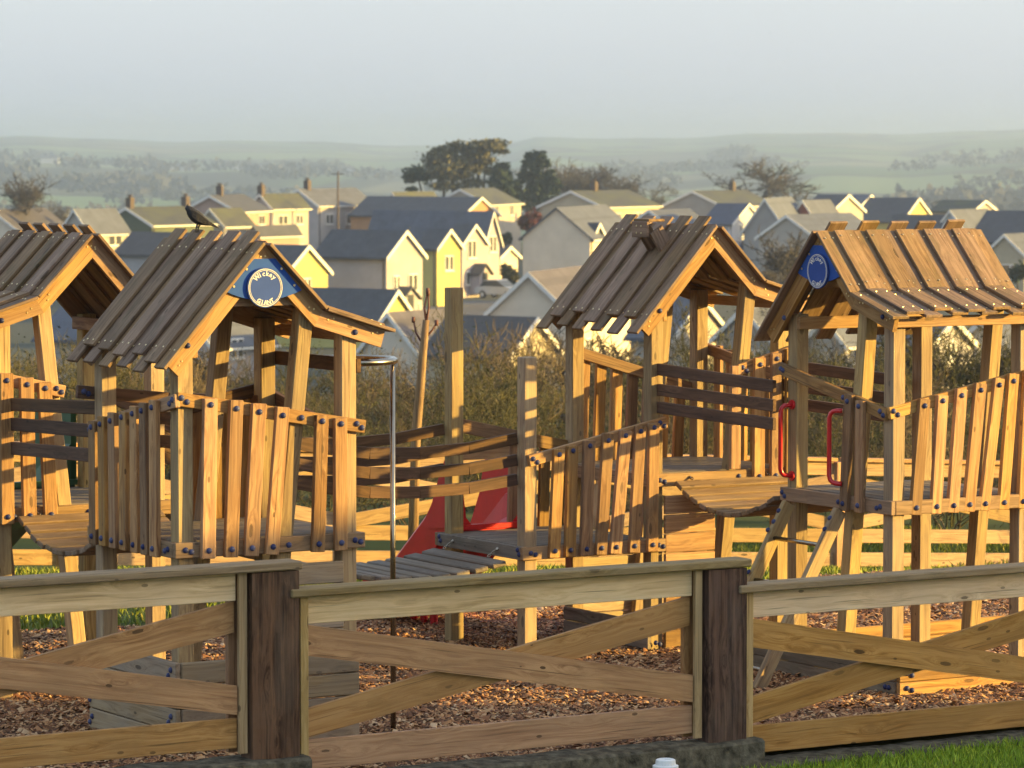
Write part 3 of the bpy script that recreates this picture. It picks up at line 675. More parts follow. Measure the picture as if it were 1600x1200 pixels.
# ---- tower at the back left, in front of the green slide
T0, _ = tower('play_tower', lambda g_, w_, z: W(1.125 - g_, 2.5 + w_, z), 'timber play tower with an open gable, standing before the green slide', rs=-0.02)
barrier(T0, (-0.10, 2.5), (0.40, 2.5), 2.135, 2.025, nV, [(0.22, 0.235), (0.345, 0.385), (0.08, 0.08)], 1.15)
barrier(T0, (-0.07, 2.46), (-0.07, 3.66), 2.13, 1.9, nU, [(0.15 * k + 0.12, 0.15 * k + 0.12) for k in range(7)], 1.15)
corner_bolts(T0, (-0.03, 2.5), UD, nV); bolt(W(0.56, 2.463, 1.20), nV, T0)
board('rail', W(-0.09, 3.67, 1.92), W(0.42, 3.67, 2.05), ZD, 0.08, 0.034, M['slat'], T0)
for k in range(3): board('slat', W(0.0 + 0.14 * k, 3.705, 1.15), W(0.02 + 0.14 * k, 3.705, 1.98), UD, 0.088, 0.034, M['slat'], T0)

# ---- low platform beside the chimney tower
ox, oy = 3.885, 2.5
PL = thing('play_platform', W(ox + 0.5, oy + 0.5, 0), 'low open timber platform with two bare posts, carrying the red slide', 'play platform')
board('post', W(ox + 0.05, oy + 0.05, -0.06), W(ox + 0.05, oy + 0.05, 2.105), UD, 0.102, 0.102, M['post'], PL, 0.006)
board('post', W(ox + 0.05, oy + 1.06, -0.06), W(ox + 0.05, oy + 1.06, 2.555), UD, 0.102, 0.102, M['post'], PL, 0.006)
zp = 0.79; zc = zp - 0.047
board('platform_beam', W(ox - 0.037, oy - 0.0195, zc), W(ox + 1.15, oy - 0.0195, zc), ZD, 0.092, 0.036, M['floorbeam'], PL)
board('platform_beam', W(ox - 0.037, oy + 1.1705, zc), W(ox + 1.04, oy + 1.1705, zc), ZD, 0.092, 0.036, M['floorbeam'], PL)
board('platform_beam', W(ox - 0.0195, oy, zc - 0.001), W(ox - 0.0195, oy + 1.15, zc - 0.001), ZD, 0.092, 0.036, M['floor'], PL)
for k in range(10): board('floor_plank', W(ox + 0.002, oy + 0.012 + (k + .5) * 0.1128, zp - 0.012), W(ox + 1.04, oy + 0.012 + (k + .5) * 0.1128, zp - 0.012), VD, 0.105, 0.028, M['floor'], PL)
barrier(PL, (ox + 0.02, oy), (ox + 1.16, oy), 1.425, 1.655, nV, [(0.225, 0.185), (0.335, 0.315), (0.475, 0.445), (0.63, 0.57), (0.775, 0.69), (0.90, 0.845), (1.01, 1.0)], 0.705)
corner_bolts(PL, (ox + 0.0, oy), UD, nV, 0.745); corner_bolts(PL, (ox + 1.06, oy), UD, nV, 0.745)
for vv in (0.03, 1.12): bolt(W(ox - 0.038, oy + vv, 0.765), nU, PL); bolt(W(ox - 0.038, oy + vv - 0.02, 0.735), nU, PL)
board('rail', W(ox + 0.1, oy + 1.09, 1.565), W(ox + 0.60, oy + 1.09, 1.455), ZD, 0.10, 0.034, M['slat'], PL)
board('rail', W(ox + 0.60, oy + 1.13, 1.455), W(ox + 1.05, oy + 1.13, 1.37), ZD, 0.09, 0.034, M['slat'], PL)
board('rail', W(ox + 0.1, oy + 1.135, 1.36), W(ox + 0.55, oy + 1.135, 1.36), ZD, 0.11, 0.03, M['slat'], PL)
for k in range(4): board('slat', W(ox + 0.60 + 0.13 * k, oy + 1.165, 0.70), W(ox + 0.62 + 0.13 * k, oy + 1.165, 1.40), UD, 0.085, 0.034, M['slat'], PL)

# ---- tower with the little chimney
T3, _ = tower('play_tower', lambda g_, w_, z: W(4.93 + g_, 2.5 + w_, z), 'timber play tower with a small wooden chimney box on its roof', rs=-0.03)
barrier(T3, (5.66, 2.5), (6.16, 2.5), 2.005, 2.135, nV, [(0.16, 0.155), (0.305, 0.30), (0.43, 0.43)], 1.15)
board('slat', W(5.60, 2.43, 1.26), W(5.605, 2.43, 2.0), UD, 0.085, 0.03, M['slat'], T3)
barrier(T3, (4.98, 3.65), (6.1, 3.65), 2.11, 1.78, nV, [(0.13 + 0.14 * k, 0.10 + 0.14 * k) for k in range(7)], 1.15, inside=True)
barrier(T3, (6.14, 2.46), (6.14, 3.66), 1.9, 2.1, UD, [(0.16 * k + 0.1, 0.16 * k + 0.1) for k in range(7)], 1.15)
corner_bolts(T3, (4.955, 2.5), UD, nV); bolt(W(5.66, 2.463, 1.205), nV, T3)
for k in range(8):
    board('box_board', W(5.035, 2.483, 0.065 + k * 0.137), W(5.46, 2.483, 0.065 + k * 0.137), ZD, 0.131, 0.03, M['slat'], T3, 0.006)
for k in range(5): board('box_board', W(4.98, 3.62, 0.065 + k * 0.137), W(6.02, 3.62, 0.065 + k * 0.137), ZD, 0.131, 0.03, M['box'], T3, 0.006)
for k in range(2):
    board('box_board', W(4.90, 2.47, 0.05 + k * 0.1), W(4.90, 3.6, 0.05 + k * 0.1), ZD, 0.095, 0.035, M['floor'], T3, 0.006)
    for uu in (4.95, 4.985): bolt(W(uu, 2.462, 0.05 + k * 0.1 + (uu > 4.96) * -0.012), nV, T3)
# chimney on the shaded slope
d1 = (UD * (GE[0] - GA[0]) + ZD * (GE[1] - GA[1])).normalized(); n1 = (-UD * 0.7 + ZD * 0.635).normalized()
cb = W(4.90 + GA[0], 2.5 + 0.40, GA[1]) + d1 * 0.24 + n1 * 0.045
cc = cb + n1 * 0.10
board('chimney_side', cb - VD * 0.075 - n1 * 0.02, cb - VD * 0.075 + n1 * 0.10 + ZD * 0.05, d1, 0.12, 0.022, M['roof'], T3)
board('chimney_side', cb + VD * 0.075 - n1 * 0.02, cb + VD * 0.075 + n1 * 0.10 + ZD * 0.05, d1, 0.12, 0.022, M['roof'], T3)
ct = cb + n1 * 0.10 + ZD * 0.05 - UD * 0.045
board('chimney_face', ct - VD * 0.10 - UD * 0.035, ct + VD * 0.10 - UD * 0.035, ZD, 0.115, 0.022, M['roof'], T3)
board('chimney_lid', ct - VD * 0.10 + UD * 0.04 + ZD * 0.066, ct + VD * 0.10 + UD * 0.04 + ZD * 0.066, UD, 0.14, 0.02, M['roof'], T3)
screws([ct - UD * 0.047 + VD * a + ZD * b_ for a in (-0.03, 0.03) for b_ in (-0.025, 0.025)], [nU] * 4, T3)

# ---- tower with the ladder, its signed gable turned to the side
T4, _ = tower('play_tower', lambda g_, w_, z: W(5.167 + w_, 1.16 - g_, z), 'timber play tower with red grab handles and a sunlit bell-cast roof', rs=-0.07, wg=0.03, sign=True)
barrier(T4, (5.14, 0), (6.40, 0), 1.862, 2.10, nV, [(0.262, 0.194), (0.41, 0.362), (0.567, 0.50), (0.726, 0.632), (0.881, 0.761), (1.0, 0.922), (1.13, 1.084)], 1.15)
barrier(T4, (5.167, 1.235), (5.167, 0.0), 2.10, 1.85, nU, [(0.86, 0.81), (0.985, 0.98)], 1.15, ends=(0, 1))
bolt(W(5.13, 1.19, 2.055), nU, T4); bolt(W(5.13, 1.165, 2.045), nU, T4); bolt(W(5.13, 0.47, 1.90), nU, T4); bolt(W(5.13, 1.17, 1.215), nU, T4); bolt(W(5.13, 1.14, 1.19), nU, T4); bolt(W(5.13, 0.52, 1.20), nU, T4)
corner_bolts(T4, (5.18, 0), UD, nV); corner_bolts(T4, (5.167, 0.02), VD, nU)
def handle(v, z0, z1):
    o = thing_part = None
    a = W(5.165, v, z1); b_ = W(5.165, v, z0); k = nU * 0.085 + VD * 0.02
    pts = [a, a + k * 0.45 + ZD * -0.004] + [a + k * (0.45 + 0.55 * math.sin(x)) + ZD * (-0.05 * (1 - math.cos(x))) for x in (0.5, 1.0, 1.57)]
    pts += [b_ + k * (0.45 + 0.55 * math.sin(x)) + ZD * (0.05 * (1 - math.cos(x))) for x in (1.57, 1.0, 0.5)] + [b_ + k * 0.45 + ZD * 0.004, b_]
    h = tube('grab_handle', pts, 0.016, M['redpaint'], T4, 10)
    for p in (a, b_):
        V, Fc = tube_geo([p + nU * 0.0, p + nU * 0.012], 0.034, 12); geo_obj('flange', V, Fc, M['redpaint'], h)
handle(1.10, 1.33, 1.815)
h0 = wm(T4)
def handle2(v, z0, z1):
    a = W(5.09, v, z1); b_ = W(5.09, v, z0); k = nU * 0.05 + VD * 0.075
    pts = [a, a + k * 0.45] + [a + k * (0.45 + 0.55 * math.sin(x)) + ZD * (-0.05 * (1 - math.cos(x))) for x in (0.5, 1.0, 1.57)]
    pts += [b_ + k * (0.45 + 0.55 * math.sin(x)) + ZD * (0.05 * (1 - math.cos(x))) for x in (1.57, 1.0, 0.5)] + [b_ + k * 0.45, b_]
    tube('grab_handle', pts, 0.016, M['redpaint'], T4, 10)
handle2(0.425, 1.33, 1.815)
# ladder up to the open side
lad = thing('ladder', W(4.42, 0.75, 0), 'leaning wooden ladder with steel rungs below the red grab handles', 'ladder')
for vv, vb in ((1.05, 1.0), (0.46, 0.42)):
    vb = vv
    board('ladder_rail', W(5.10, vv, 1.15), W(4.42, vb, -0.05), VD, 0.045, 0.095, M['post'], lad, 0.006)
    for s in (0.06, 0.12): bolt(W(5.10 - 0.68 * s - 0.04, vv, 1.15 - 1.2 * s + 0.025), (nU * 1.2 + ZD * 0.68).normalized(), lad)
for s in (0.19, 0.42, 0.65, 0.86):
    a = W(5.10 - 0.68 * s, 1.05, 1.15 - 1.2 * s); b_ = W(5.10 - 0.68 * s, 0.46, 1.15 - 1.2 * s); tube('rung', [a, b_], 0.015, M['steel'], lad, 10)
    bolt(W(5.10 - 0.68 * s - 0.04, 1.05, 1.15 - 1.2 * s + 0.055), (nU * 1.2 + ZD * 0.68).normalized(), lad)
# sandbox boards round the foot of the ladder tower
for k in range(2):
    z_ = 0.045 + k * 0.098
    board('sandbox_board', W(5.02, -0.30, z_), W(7.6, -0.30, z_), ZD, 0.094, 0.036, M['slat'], T4, 0.005)
    board('sandbox_board', W(5.02, -0.28, z_), W(5.02, 1.55, z_), ZD, 0.094, 0.036, M['floor'], T4, 0.005)
    board('sandbox_board', W(5.02, 1.55, z_), W(7.6, 1.55, z_), ZD, 0.094, 0.036, M['slat'], T4, 0.005)
    for du in (0.06, 0.10): bolt(W(5.02 + du, -0.32, z_ + 0.01 - (du - 0.06) * 0.4), nV, T4)
    for dv in (0.03, 0.07): bolt(W(5.0, -0.26 + dv, z_ + 0.01), nU, T4)

# ---- plank bridges
def bridge_v(u0, u1, v0, v1, z0, z1, sag, rails, label, rail_u):
    """bridge running along v: planks lie along u"""
    root = thing('plank_bridge', W((u0 + u1) / 2, (v0 + v1) / 2, 0), label, 'bridge', 'hanging plank bridges')
    L = v1 - v0; n = int(L / 0.097)
    zf = lambda s: z0 + (z1 - z0) * s - 4 * sag * s * (1 - s)
    for k in range(n):
        s = (k + 0.5) / n; ds = 0.02; tg = (W(0, v0 + L * (s + ds), zf(s + ds)) - W(0, v0 + L * (s - ds), zf(s - ds))).normalized()
        dz = random.uniform(-0.004, 0.004)
        board('plank', W(u0 + random.uniform(-.008, .008), v0 + L * s, zf(s) + dz), W(u1, v0 + L * s, zf(s) + dz), tg, 0.090, 0.034, M['plank'], root, 0.006)
    for uu, sd in zip(rail_u, (0, 1)):
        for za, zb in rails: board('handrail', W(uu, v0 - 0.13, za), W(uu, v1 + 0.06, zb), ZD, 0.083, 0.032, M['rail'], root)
    for uu in (u0 + 0.15, u1 - 0.15):
        for v_, z_, dv in ((v0, z0, -0.07), (v1, z1, 0.05)): chain(W(uu, v_ + dv, z_ + 0.045), W(uu, v_ - dv * 0.3, z_ + 0.015), root)
    return root
def chain(a, b_, root):
    parts = []; d = b_ - a; n = 4
    for k in range(n):
        p = a + d * (k + 0.5) / n; ax = d.normalized(); s = ax.orthogonal().normalized(); s = s if k % 2 else ax.cross(s)
        parts.append(tube_geo([p + ax * 0.017 * math.cos(t_) + s * 0.009 * math.sin(t_) for t_ in np.linspace(0, 2 * math.pi, 9)], 0.0035, 5, False))
    V, Fc = join(parts); geo_obj('chain', V, Fc, M['steel'], root, True)
    V, Fc = tube_geo([a - d.normalized() * 0.012, a + d.normalized() * 0.006], 0.012, 8); geo_obj('eye_bolt', V, Fc, M['steel'], root)
M['plank'] = wood('bridge_plank_wood', (0.17, 0.105, 0.055), (0.27, 0.17, 0.09), (0.37, 0.25, 0.14), weather=(0.18, 0.145, 0.10), wamt=0.45)
bridge_v(0.05, 1.06, 1.22, 2.45, 1.165, 1.19, 0.16, [(1.975, 1.915), (1.83, 1.79), (1.68, 1.635)], 'sagging plank bridge with three rails leading to the tower with the bird', (0.02, 1.10))
bridge_v(5.09, 6.05, 1.20, 2.45, 1.175, 1.19, 0.17, [(1.945, 1.99), (1.815, 1.845), (1.69, 1.72)], 'sagging plank bridge with three rails between the chimney tower and the ladder tower', (4.995, 6.08))
br = thing('plank_bridge', W(2.5, 3.0, 0), 'long hanging plank bridge with curved rails sloping down to the low platform', 'bridge', 'hanging plank bridges')
BU0, BU1 = 1.25, 3.80
bz = lambda s: 1.16 + (0.68 - 1.16) * s - 4 * 0.26 * s * (1 - s)
nB = 17
for k in range(nB):
    s = (k + 0.5) / nB; u = BU0 + (BU1 - BU0) * s; tg = W(u + 0.05, 0, bz(s + 0.02)) - W(u - 0.05, 0, bz(s - 0.02))
    board('plank', W(u, 2.56 + random.uniform(-.012, .012), bz(s)), W(u, 3.57, bz(s)), tg, 0.112, 0.036, M['floor'], br, 0.008)
for vv, dz in ((2.585, 0.0), (3.60, 0.0)):
    for za, zm, zb in ((1.90, 1.492, 1.538), (1.75, 1.357, 1.388), (1.61, 1.225, 1.252)):
        # straight lengths follow the sag
        us = [1.14 + (3.872 - 1.14) * k / 7 for k in range(8)]
        q_ = lambda u: za * (u - 2.625) * (u - 3.87) / ((1.14 - 2.625) * (1.14 - 3.87)) + zm * (u - 1.14) * (u - 3.87) / ((2.625 - 1.14) * (2.625 - 3.87)) + zb * (u - 1.14) * (u - 2.625) / ((3.87 - 1.14) * (3.87 - 2.625))
        for i in range(7): board('handrail', W(us[i], vv, q_(us[i])), W(us[i + 1] - 0.001, vv, q_(us[i + 1])), ZD, 0.080, 0.032, M['rail'], br, 0.002)
for vv in (2.80, 3.42): chain(W(3.84, vv, 0.745), W(3.77, vv, 0.70), br)

# ---- slides
def slide(u0, u1, v0, z0, vend, mat, label, group='moulded plastic slides'):
    root = thing('slide', W((u0 + u1) / 2, vend, 0), label, 'slide', group)
    path = [(v0, z0 + 0.02), (v0 + 0.12, z0 + 0.015), (v0 + 0.28, z0 - 0.04)]
    n = 10; v1, z1 = v0 + 0.28, z0 - 0.04; v2, z2 = vend - 0.40, 0.20
    path += [(v1 + (v2 - v1) * k / n, z1 + (z2 - z1) * k / n) for k in range(1, n + 1)] + [(vend - 0.2, 0.145), (vend, 0.13)]
    wd_ = (u1 - u0) / 2; uc = (u0 + u1) / 2
    prof = [(-wd_ - 0.045, 0.23), (-wd_ - 0.02, 0.27), (-wd_ + 0.005, 0.25), (-wd_ + 0.03, 0.07), (-wd_ + 0.09, 0.0), (wd_ - 0.09, 0.0), (wd_ - 0.03, 0.07), (wd_ - 0.005, 0.25), (wd_ + 0.02, 0.27), (wd_ + 0.045, 0.23), (wd_ + 0.035, -0.07), (-wd_ - 0.035, -0.07)]
    V, Fc = [], []; m_ = len(prof)
    for (v, z) in path:
        for (a, h) in prof: V.append(W(uc + a, v, z + h))
    for i in range(len(path) - 1):
        for j in range(m_): Fc.append([i * m_ + j, i * m_ + (j + 1) % m_, (i + 1) * m_ + (j + 1) % m_, (i + 1) * m_ + j])
    Fc.append(list(range(m_))); Fc.append([(len(path) - 1) * m_ + j for j in range(m_)][::-1])
    geo_obj('chute', V, Fc, mat, root, False)
    for uu in (u0 - 0.03, u1 + 0.03):
        pts = [(v0, z0 + 0.02), (v0, z0 + 0.50), (v0 + 0.05, z0 + 0.54), (v0 + 0.16, z0 + 0.52), (v0 + 0.24, z0 + 0.40), (v0 + 0.36, z0 + 0.17), (v0 + 0.50, z0 + 0.0), (v0 + 0.42, z0 - 0.02)]
        if uu > u1: pts = [(v0, z0 + 0.02), (v0, z0 + 0.52), (v0 + 0.08, z0 + 0.57), (v0 + 0.52, z0 + 0.56), (v0 + 0.60, z0 + 0.42), (v0 + 0.66, z0 + 0.20), (v0 + 0.80, z0 - 0.05), (v0 + 0.6, z0 - 0.25), (v0 + 0.3, z0 - 0.05)]
        sd = prism('side_panel', [W(uu - 0.02, v, z) for v, z in pts], UD * 0.04, VD, mat, root)
        for (v, z) in ((v0 + 0.10, z0 + 0.40), (v0 + 0.13, z0 + 0.2)):
            V, Fc = tube_geo([W(uu - 0.034, v, z), W(uu - 0.015, v, z)], 0.035, 14); geo_obj('moulded_boss', V, Fc, mat, sd)
    # flange across the entry
    prism('entry_flange', [W(u0 - 0.05, v0 - 0.02, z0 + 0.004), W(u1 + 0.05, v0 - 0.02, z0 + 0.004), W(u1 + 0.05, v0 - 0.02, z0 + 0.04), W(u0 - 0.05, v0 - 0.02, z0 + 0.04)], VD * 0.04, UD, mat, root)
    for k in range(1, 4):      # support ribs under the run-out
        V, Fc = tube_geo([W(uc, vend - 0.1 - 0.15 * k, 0.10), W(uc, vend - 0.1 - 0.15 * k, -0.02)], 0.03, 8); geo_obj('foot', V, Fc, mat, root)
    return root
slide(4.03, 4.55, 3.60, 0.80, 5.02, M['red'], 'red plastic slide running down behind the low platform')
slide(0.50, 0.98, 3.68, 1.26, 6.3, M['green'], 'dark green plastic slide behind the open-gabled tower')

# ---- fireman's pole with its steel loop
fp = thing('fireman_pole', W(1.60, 0.22, 0), 'polished steel pole hanging from a flat steel loop beside the signed tower', 'pole')
zr = 2.265
loop = [W(1.20, 0.03, zr), W(1.30, 0.03, zr)] + [W(1.30 + 0.29 * math.sin(a), 0.31 - 0.28 * math.cos(a), zr) for a in np.linspace(0.15, math.pi - 0.15, 14)] + [W(1.30, 0.59, zr), W(1.20, 0.59, zr)]
tube('loop', loop, 0.0215, M['steel'], fp, 12)
tube('pole', [W(1.53, 0.16, zr), W(1.53, 0.16, -0.1)], 0.0165, M['steel'], fp, 14)

# ---- bird on the ridge
v_, z_ = at_u(309, 370, 0.50)
bp = W(0.50, v_, 3.047)
bd = thing('bird', bp, 'black crow-like bird perched on the ridge of the signed tower', 'bird')
ex, ey = Vector((1, 0, 0)), Vector((0, 1, 0))        # tail to +X, as seen from the fence
bs = 1 / 258.0
def bpt(px, py, dy=0): return bp + ex * (px - 309) * bs + ZD * (369 - py) * bs + ey * dy
spine = [((290.0, 334), 2.2), ((292.5, 332.5), 5.0), ((296, 334.5), 6.0), ((300, 339), 7.6), ((305, 343.5), 9.0), ((311, 348.0), 8.6), ((317, 351.5), 6.8), ((323, 354.0), 4.8), ((330, 357.0), 3.3), ((337, 360.0), 2.3), ((343, 363.0), 0.9)]
V, Fc = [], []
for i, ((px, py), r_) in enumerate(spine):
    a = Vector(spine[max(0, i - 1)][0]); b_ = Vector(spine[min(len(spine) - 1, i + 1)][0]); d = (b_ - a).normalized(); nx = Vector((-d.y, d.x))
    for k in range(16):
        an = 2 * math.pi * k / 16; h = math.cos(an) * r_ * (0.62 if i > 7 else 1.0); w_ = math.sin(an) * r_ * (0.95 if i < 7 else 0.9)
        V.append(bpt(px + nx.x * h * 1.1, py + nx.y * h * 1.1, w_ * bs))
ns = len(spine)
for i in range(ns - 1):
    for k in range(16): Fc.append([i * 16 + k, i * 16 + (k + 1) % 16, (i + 1) * 16 + (k + 1) % 16, (i + 1) * 16 + k])
Fc.append(list(range(16))); Fc.append([(ns - 1) * 16 + k for k in range(16)])
geo_obj('body', V, Fc, M['bird'], bd, True)
V, Fc = [], []
for i, (px, py, r_) in enumerate(((291.5, 331, 2.3), (293, 327.5, 1.6), (294.5, 324.5, 0.4))):
    for k in range(8): V.append(bpt(px + r_ * math.cos(k * math.pi / 4), py, r_ * 0.8 * math.sin(k * math.pi / 4) * bs))
for i in range(2):
    for k in range(8): Fc.append([i * 8 + k, i * 8 + (k + 1) % 8, (i + 1) * 8 + (k + 1) % 8, (i + 1) * 8 + k])
geo_obj('beak', V, Fc, M['beak'], bd, True)
for s in (-1, 1):      # folded wings lie over the back
    pts = [(299, 334), (308, 337), (317, 344), (327, 352), (337, 358.5), (330, 358), (318, 355), (308, 351), (301, 344)]
    V = [bpt(px, py, s * (8.2 - 0.13 * max(0, px - 312)) * bs) for px, py in pts] + [bpt(px, py, s * (9.8 - 0.17 * max(0, px - 312)) * bs) for px, py in pts]
    n = len(pts); Fc = [list(range(n)), list(range(n, 2 * n))[::-1]] + [[i, (i + 1) % n, n + (i + 1) % n, n + i] for i in range(n)]
    geo_obj('wing', V, Fc, M['bird'], bd)
for dx, dy in ((0, -0.012), (2.5, 0.014)):
    lg = tube('leg', [bpt(309.5 + dx, 356, dy), bpt(307 + dx, 362.5, dy), bpt(306.5 + dx, 368.3, dy)], [0.010, 0.005, 0.004], M['beak'], bd, 6)
    V, Fc = join([tube_geo([bpt(306.5 + dx, 368.3, dy), bpt(306.5 + dx + a, 369.2, dy + c)], [0.004, 0.002], 5) for a, c in ((-4, -0.008), (-4.5, 0.004), (-3, 0.013), (3, 0))]); geo_obj('foot', V, Fc, M['beak'], lg)

# ================================================================== BACK FENCE on the slope
BF0 = Vector((-1.49, 38.0, 0))
def back_fence(s0, label):
    zb = lambda a: -0.62 - 0.058 * a
    F = lambda a, z, o=0: Vector((BF0.x, BF0.y, 0)) + UD * a + VD * o + ZD * (zb(a) + z)
    root = thing('fence_panel', F(s0, -0.05), label, 'fence', 'fence panels behind the play area')
    e_ = s0 + 2.9
    board('cap_rail', F(s0, 1.165), F(e_, 1.165), VD, 0.15, 0.04, M['fence'], root)
    for z in (1.07, 0.345, 0.09): board('board', F(s0 + 0.02, z), F(e_ - 0.02, z), ZD, 0.15, 0.03, M['backfence'], root)
    board('cross_board', F(s0 + 0.03, 0.47, -0.034), F(e_ - 0.03, 0.94, -0.034), ZD, 0.14, 0.03, M['backfence'], root)
    board('cross_board', F(s0 + 0.03, 0.94, 0.034), F(e_ - 0.03, 0.47, 0.034), ZD, 0.14, 0.03, M['backfence'], root)
    board('post', F(s0 - 0.06, -0.5), F(s0 - 0.06, 1.14), UD, 0.12, 0.12, M['fence'], root)
M['backfence'] = wood('back_fence_wood', (0.28, 0.17, 0.075), (0.40, 0.26, 0.12), (0.50, 0.34, 0.16), knots=0.9)
for k in range(6): back_fence(-6.2 + 3.02 * k, 'crossed-board fence panel on the grass slope behind the towers')

# ================================================================== SCRUB AND TREES
def twig_mesh(name, mat, seed, height, spread, levels, kids, r0, stems=5, up=0.5, sides=3, wander=0.25, trunk=0.0, leafmat=None, nleaf=0, leaf=0.03, ratio=0.62, minr=None):
    rd = random.Random(seed); V, Fc, tips = [], [], []
    def seg(p, d, L, r, lev):
        n = 3; o = len(V); pts = [p.copy()]; q = p.copy(); dd = d.copy()
        for i in range(n):
            dd = (dd + Vector((rd.gauss(0, wander), rd.gauss(0, wander), rd.gauss(0, wander) + up * 0.12))).normalized(); q = q + dd * (L / n); pts.append(q.copy())
        for i, c in enumerate(pts):
            rr = r * (1 - 0.55 * i / n); s = dd.orthogonal().normalized(); e = dd.cross(s)
            for k in range(sides):
                a = 2 * math.pi * k / sides; V.append(c + (s * math.cos(a) + e * math.sin(a)) * rr)
        for i in range(n):
            for k in range(sides): Fc.append((o + i * sides + k, o + i * sides + (k + 1) % sides, o + (i + 1) * sides + (k + 1) % sides, o + (i + 1) * sides + k))
        if lev >= levels: tips.append(q); return
        for c in range(kids[lev] if lev < len(kids) else 2):
            t_ = rd.uniform(0.35, 1.0) if c else 1.0; i = min(n - 1, int(t_ * n)); b_ = pts[i].lerp(pts[i + 1], t_ * n - i)
            nd = (dd + Vector((rd.gauss(0, spread), rd.gauss(0, spread), rd.gauss(0.05, spread * 0.7) + up * 0.3))).normalized()
            seg(b_, nd, L * rd.uniform(ratio - 0.12, ratio + 0.14), max(r * 0.55, minr or 0.0045 * height / 2.5), lev + 1)
    for k in range(stems):
        a = rd.uniform(0, 6.283); rr = rd.uniform(0, 0.12) * height * (stems > 1)
        d = Vector((math.cos(a) * 0.35, math.sin(a) * 0.35, 1)).normalized() if stems > 1 else Vector((0.02, 0, 1)).normalized()
        seg(Vector((rr * math.cos(a), rr * math.sin(a), -0.1)), d, height * (0.36 if stems > 1 else trunk), r0, 0)
    me = raw_mesh(name, [tuple(v) for v in V], Fc, mat)
    lm = None
    if nleaf:
        lv, lf = [], []
        for i in range(nleaf):
            p = rd.choice(tips) + Vector((rd.gauss(0, 1), rd.gauss(0, 1), rd.gauss(0, 1))) * height * 0.05
            a = Vector((rd.gauss(0, 1), rd.gauss(0, 1), rd.gauss(0, 1))).normalized(); b_ = a.orthogonal().normalized(); s = leaf * rd.uniform(0.5, 1.3); o = len(lv)
            lv += [tuple(p - a * s), tuple(p + b_ * s * 0.5), tuple(p + a * s), tuple(p - b_ * s * 0.5)]; lf.append((o, o + 1, o + 2, o + 3))
        lm = raw_mesh(name + '_leaves', lv, lf, leafmat)
    return me, lm
M['twig'] = island_mat('twig_bark', (0.05, 0.038, 0.024), (0.21, 0.165, 0.105))
M['twig2'] = island_mat('twig_bark_olive', (0.045, 0.045, 0.02), (0.12, 0.11, 0.05))
M['bark'] = island_mat('tree_bark', (0.04, 0.038, 0.036), (0.095, 0.088, 0.08))
M['scrubleaf'] = island_mat('scrub_leaf', (0.035, 0.04, 0.014), (0.09, 0.09, 0.035))
M['conifer'] = island_mat('conifer_needles', (0.014, 0.03, 0.02), (0.05, 0.075, 0.045))
M['pine'] = island_mat('pine_needles', (0.05, 0.056, 0.032), (0.15, 0.145, 0.085))
shrubs = [twig_mesh('stems', M['twig' if k % 2 else 'twig2'], 20 + k, 2.6, 0.55, 4, (4, 4, 4, 3), 0.022, stems=7, leafmat=M['scrubleaf'], nleaf=450 if k % 2 == 0 else 100, leaf=0.024) for k in range(4)]
def plant(name, pair, x, y, z, s, rz, label, cat, group, part='stems', leafpart='leaves'):
    root = thing(name, (x, y, z), label, cat, group, rz); root.scale = (s, s, s)
    o = bpy.data.objects.new(part, pair[0]); COL.objects.link(o); o.parent = root
    if pair[1]: o = bpy.data.objects.new(leafpart, pair[1]); COL.objects.link(o); o.parent = root
    return root
rd = random.Random(3)
for row, (y0, n, hs) in enumerate(((44.5, 10, 0.72), (48, 11, 0.9), (52.5, 11, 0.98), (58, 12, 1.15), (65, 12, 1.38), (74, 12, 1.62))):
    half = y0 * 0.185; n += 2
    for k in range(n):
        x = -half + 2 * half * (k + 0.5) / n + rd.uniform(-0.5, 0.5); y = y0 + rd.uniform(-1.6, 1.6); px = x / y * 6000 + 800
        s = hs * rd.uniform(0.85, 1.15) * (0.86 if 560 < px < 700 else 1.0)
        plant('scrub_bush', shrubs[rd.randrange(4)], x, y, terr(x, y), s, rd.uniform(0, 6.28), 'tangled leafless scrub bush in the thicket behind the back fence', 'bush', 'scrub thicket behind the back fence')

# young pollarded tree, sunlit trunk tied to nothing, bare red-tipped shoots
M['sapbark'] = wood('sapling_bark', (0.17, 0.10, 0.055), (0.30, 0.19, 0.10), (0.40, 0.27, 0.15), knots=0.4)
M['shoot'] = plain('red_shoots', (0.12, 0.05, 0.04), 0.7, 0, 0.2, 20)
dp = 36.5
def pp(px, py, dd=0): return at_depth(px, py, dp + dd)
pt = thing('pollarded_tree', (pp(648, 700).x, dp, terr(pp(648, 700).x, dp)), 'slim pollarded young tree with three reddish shoots behind the long bridge', 'tree')
V, Fc = tube_geo([pp(644, 890), pp(650, 680), pp(657, 600), pp(660, 560), pp(666, 500)], [0.052, 0.046, 0.043, 0.04, 0.033], 10)
base = pp(650, 700); mw = frame(base, ZD, Vector((0, 1, 0))); inv = mw.inverted(); me = bpy.data.meshes.new('trunk'); me.from_pydata([inv @ v for v in V], [], Fc); me.update()
me.polygons.foreach_set('use_smooth', [True] * len(me.polygons)); link('trunk', me, M['sapbark'], pt, mw)
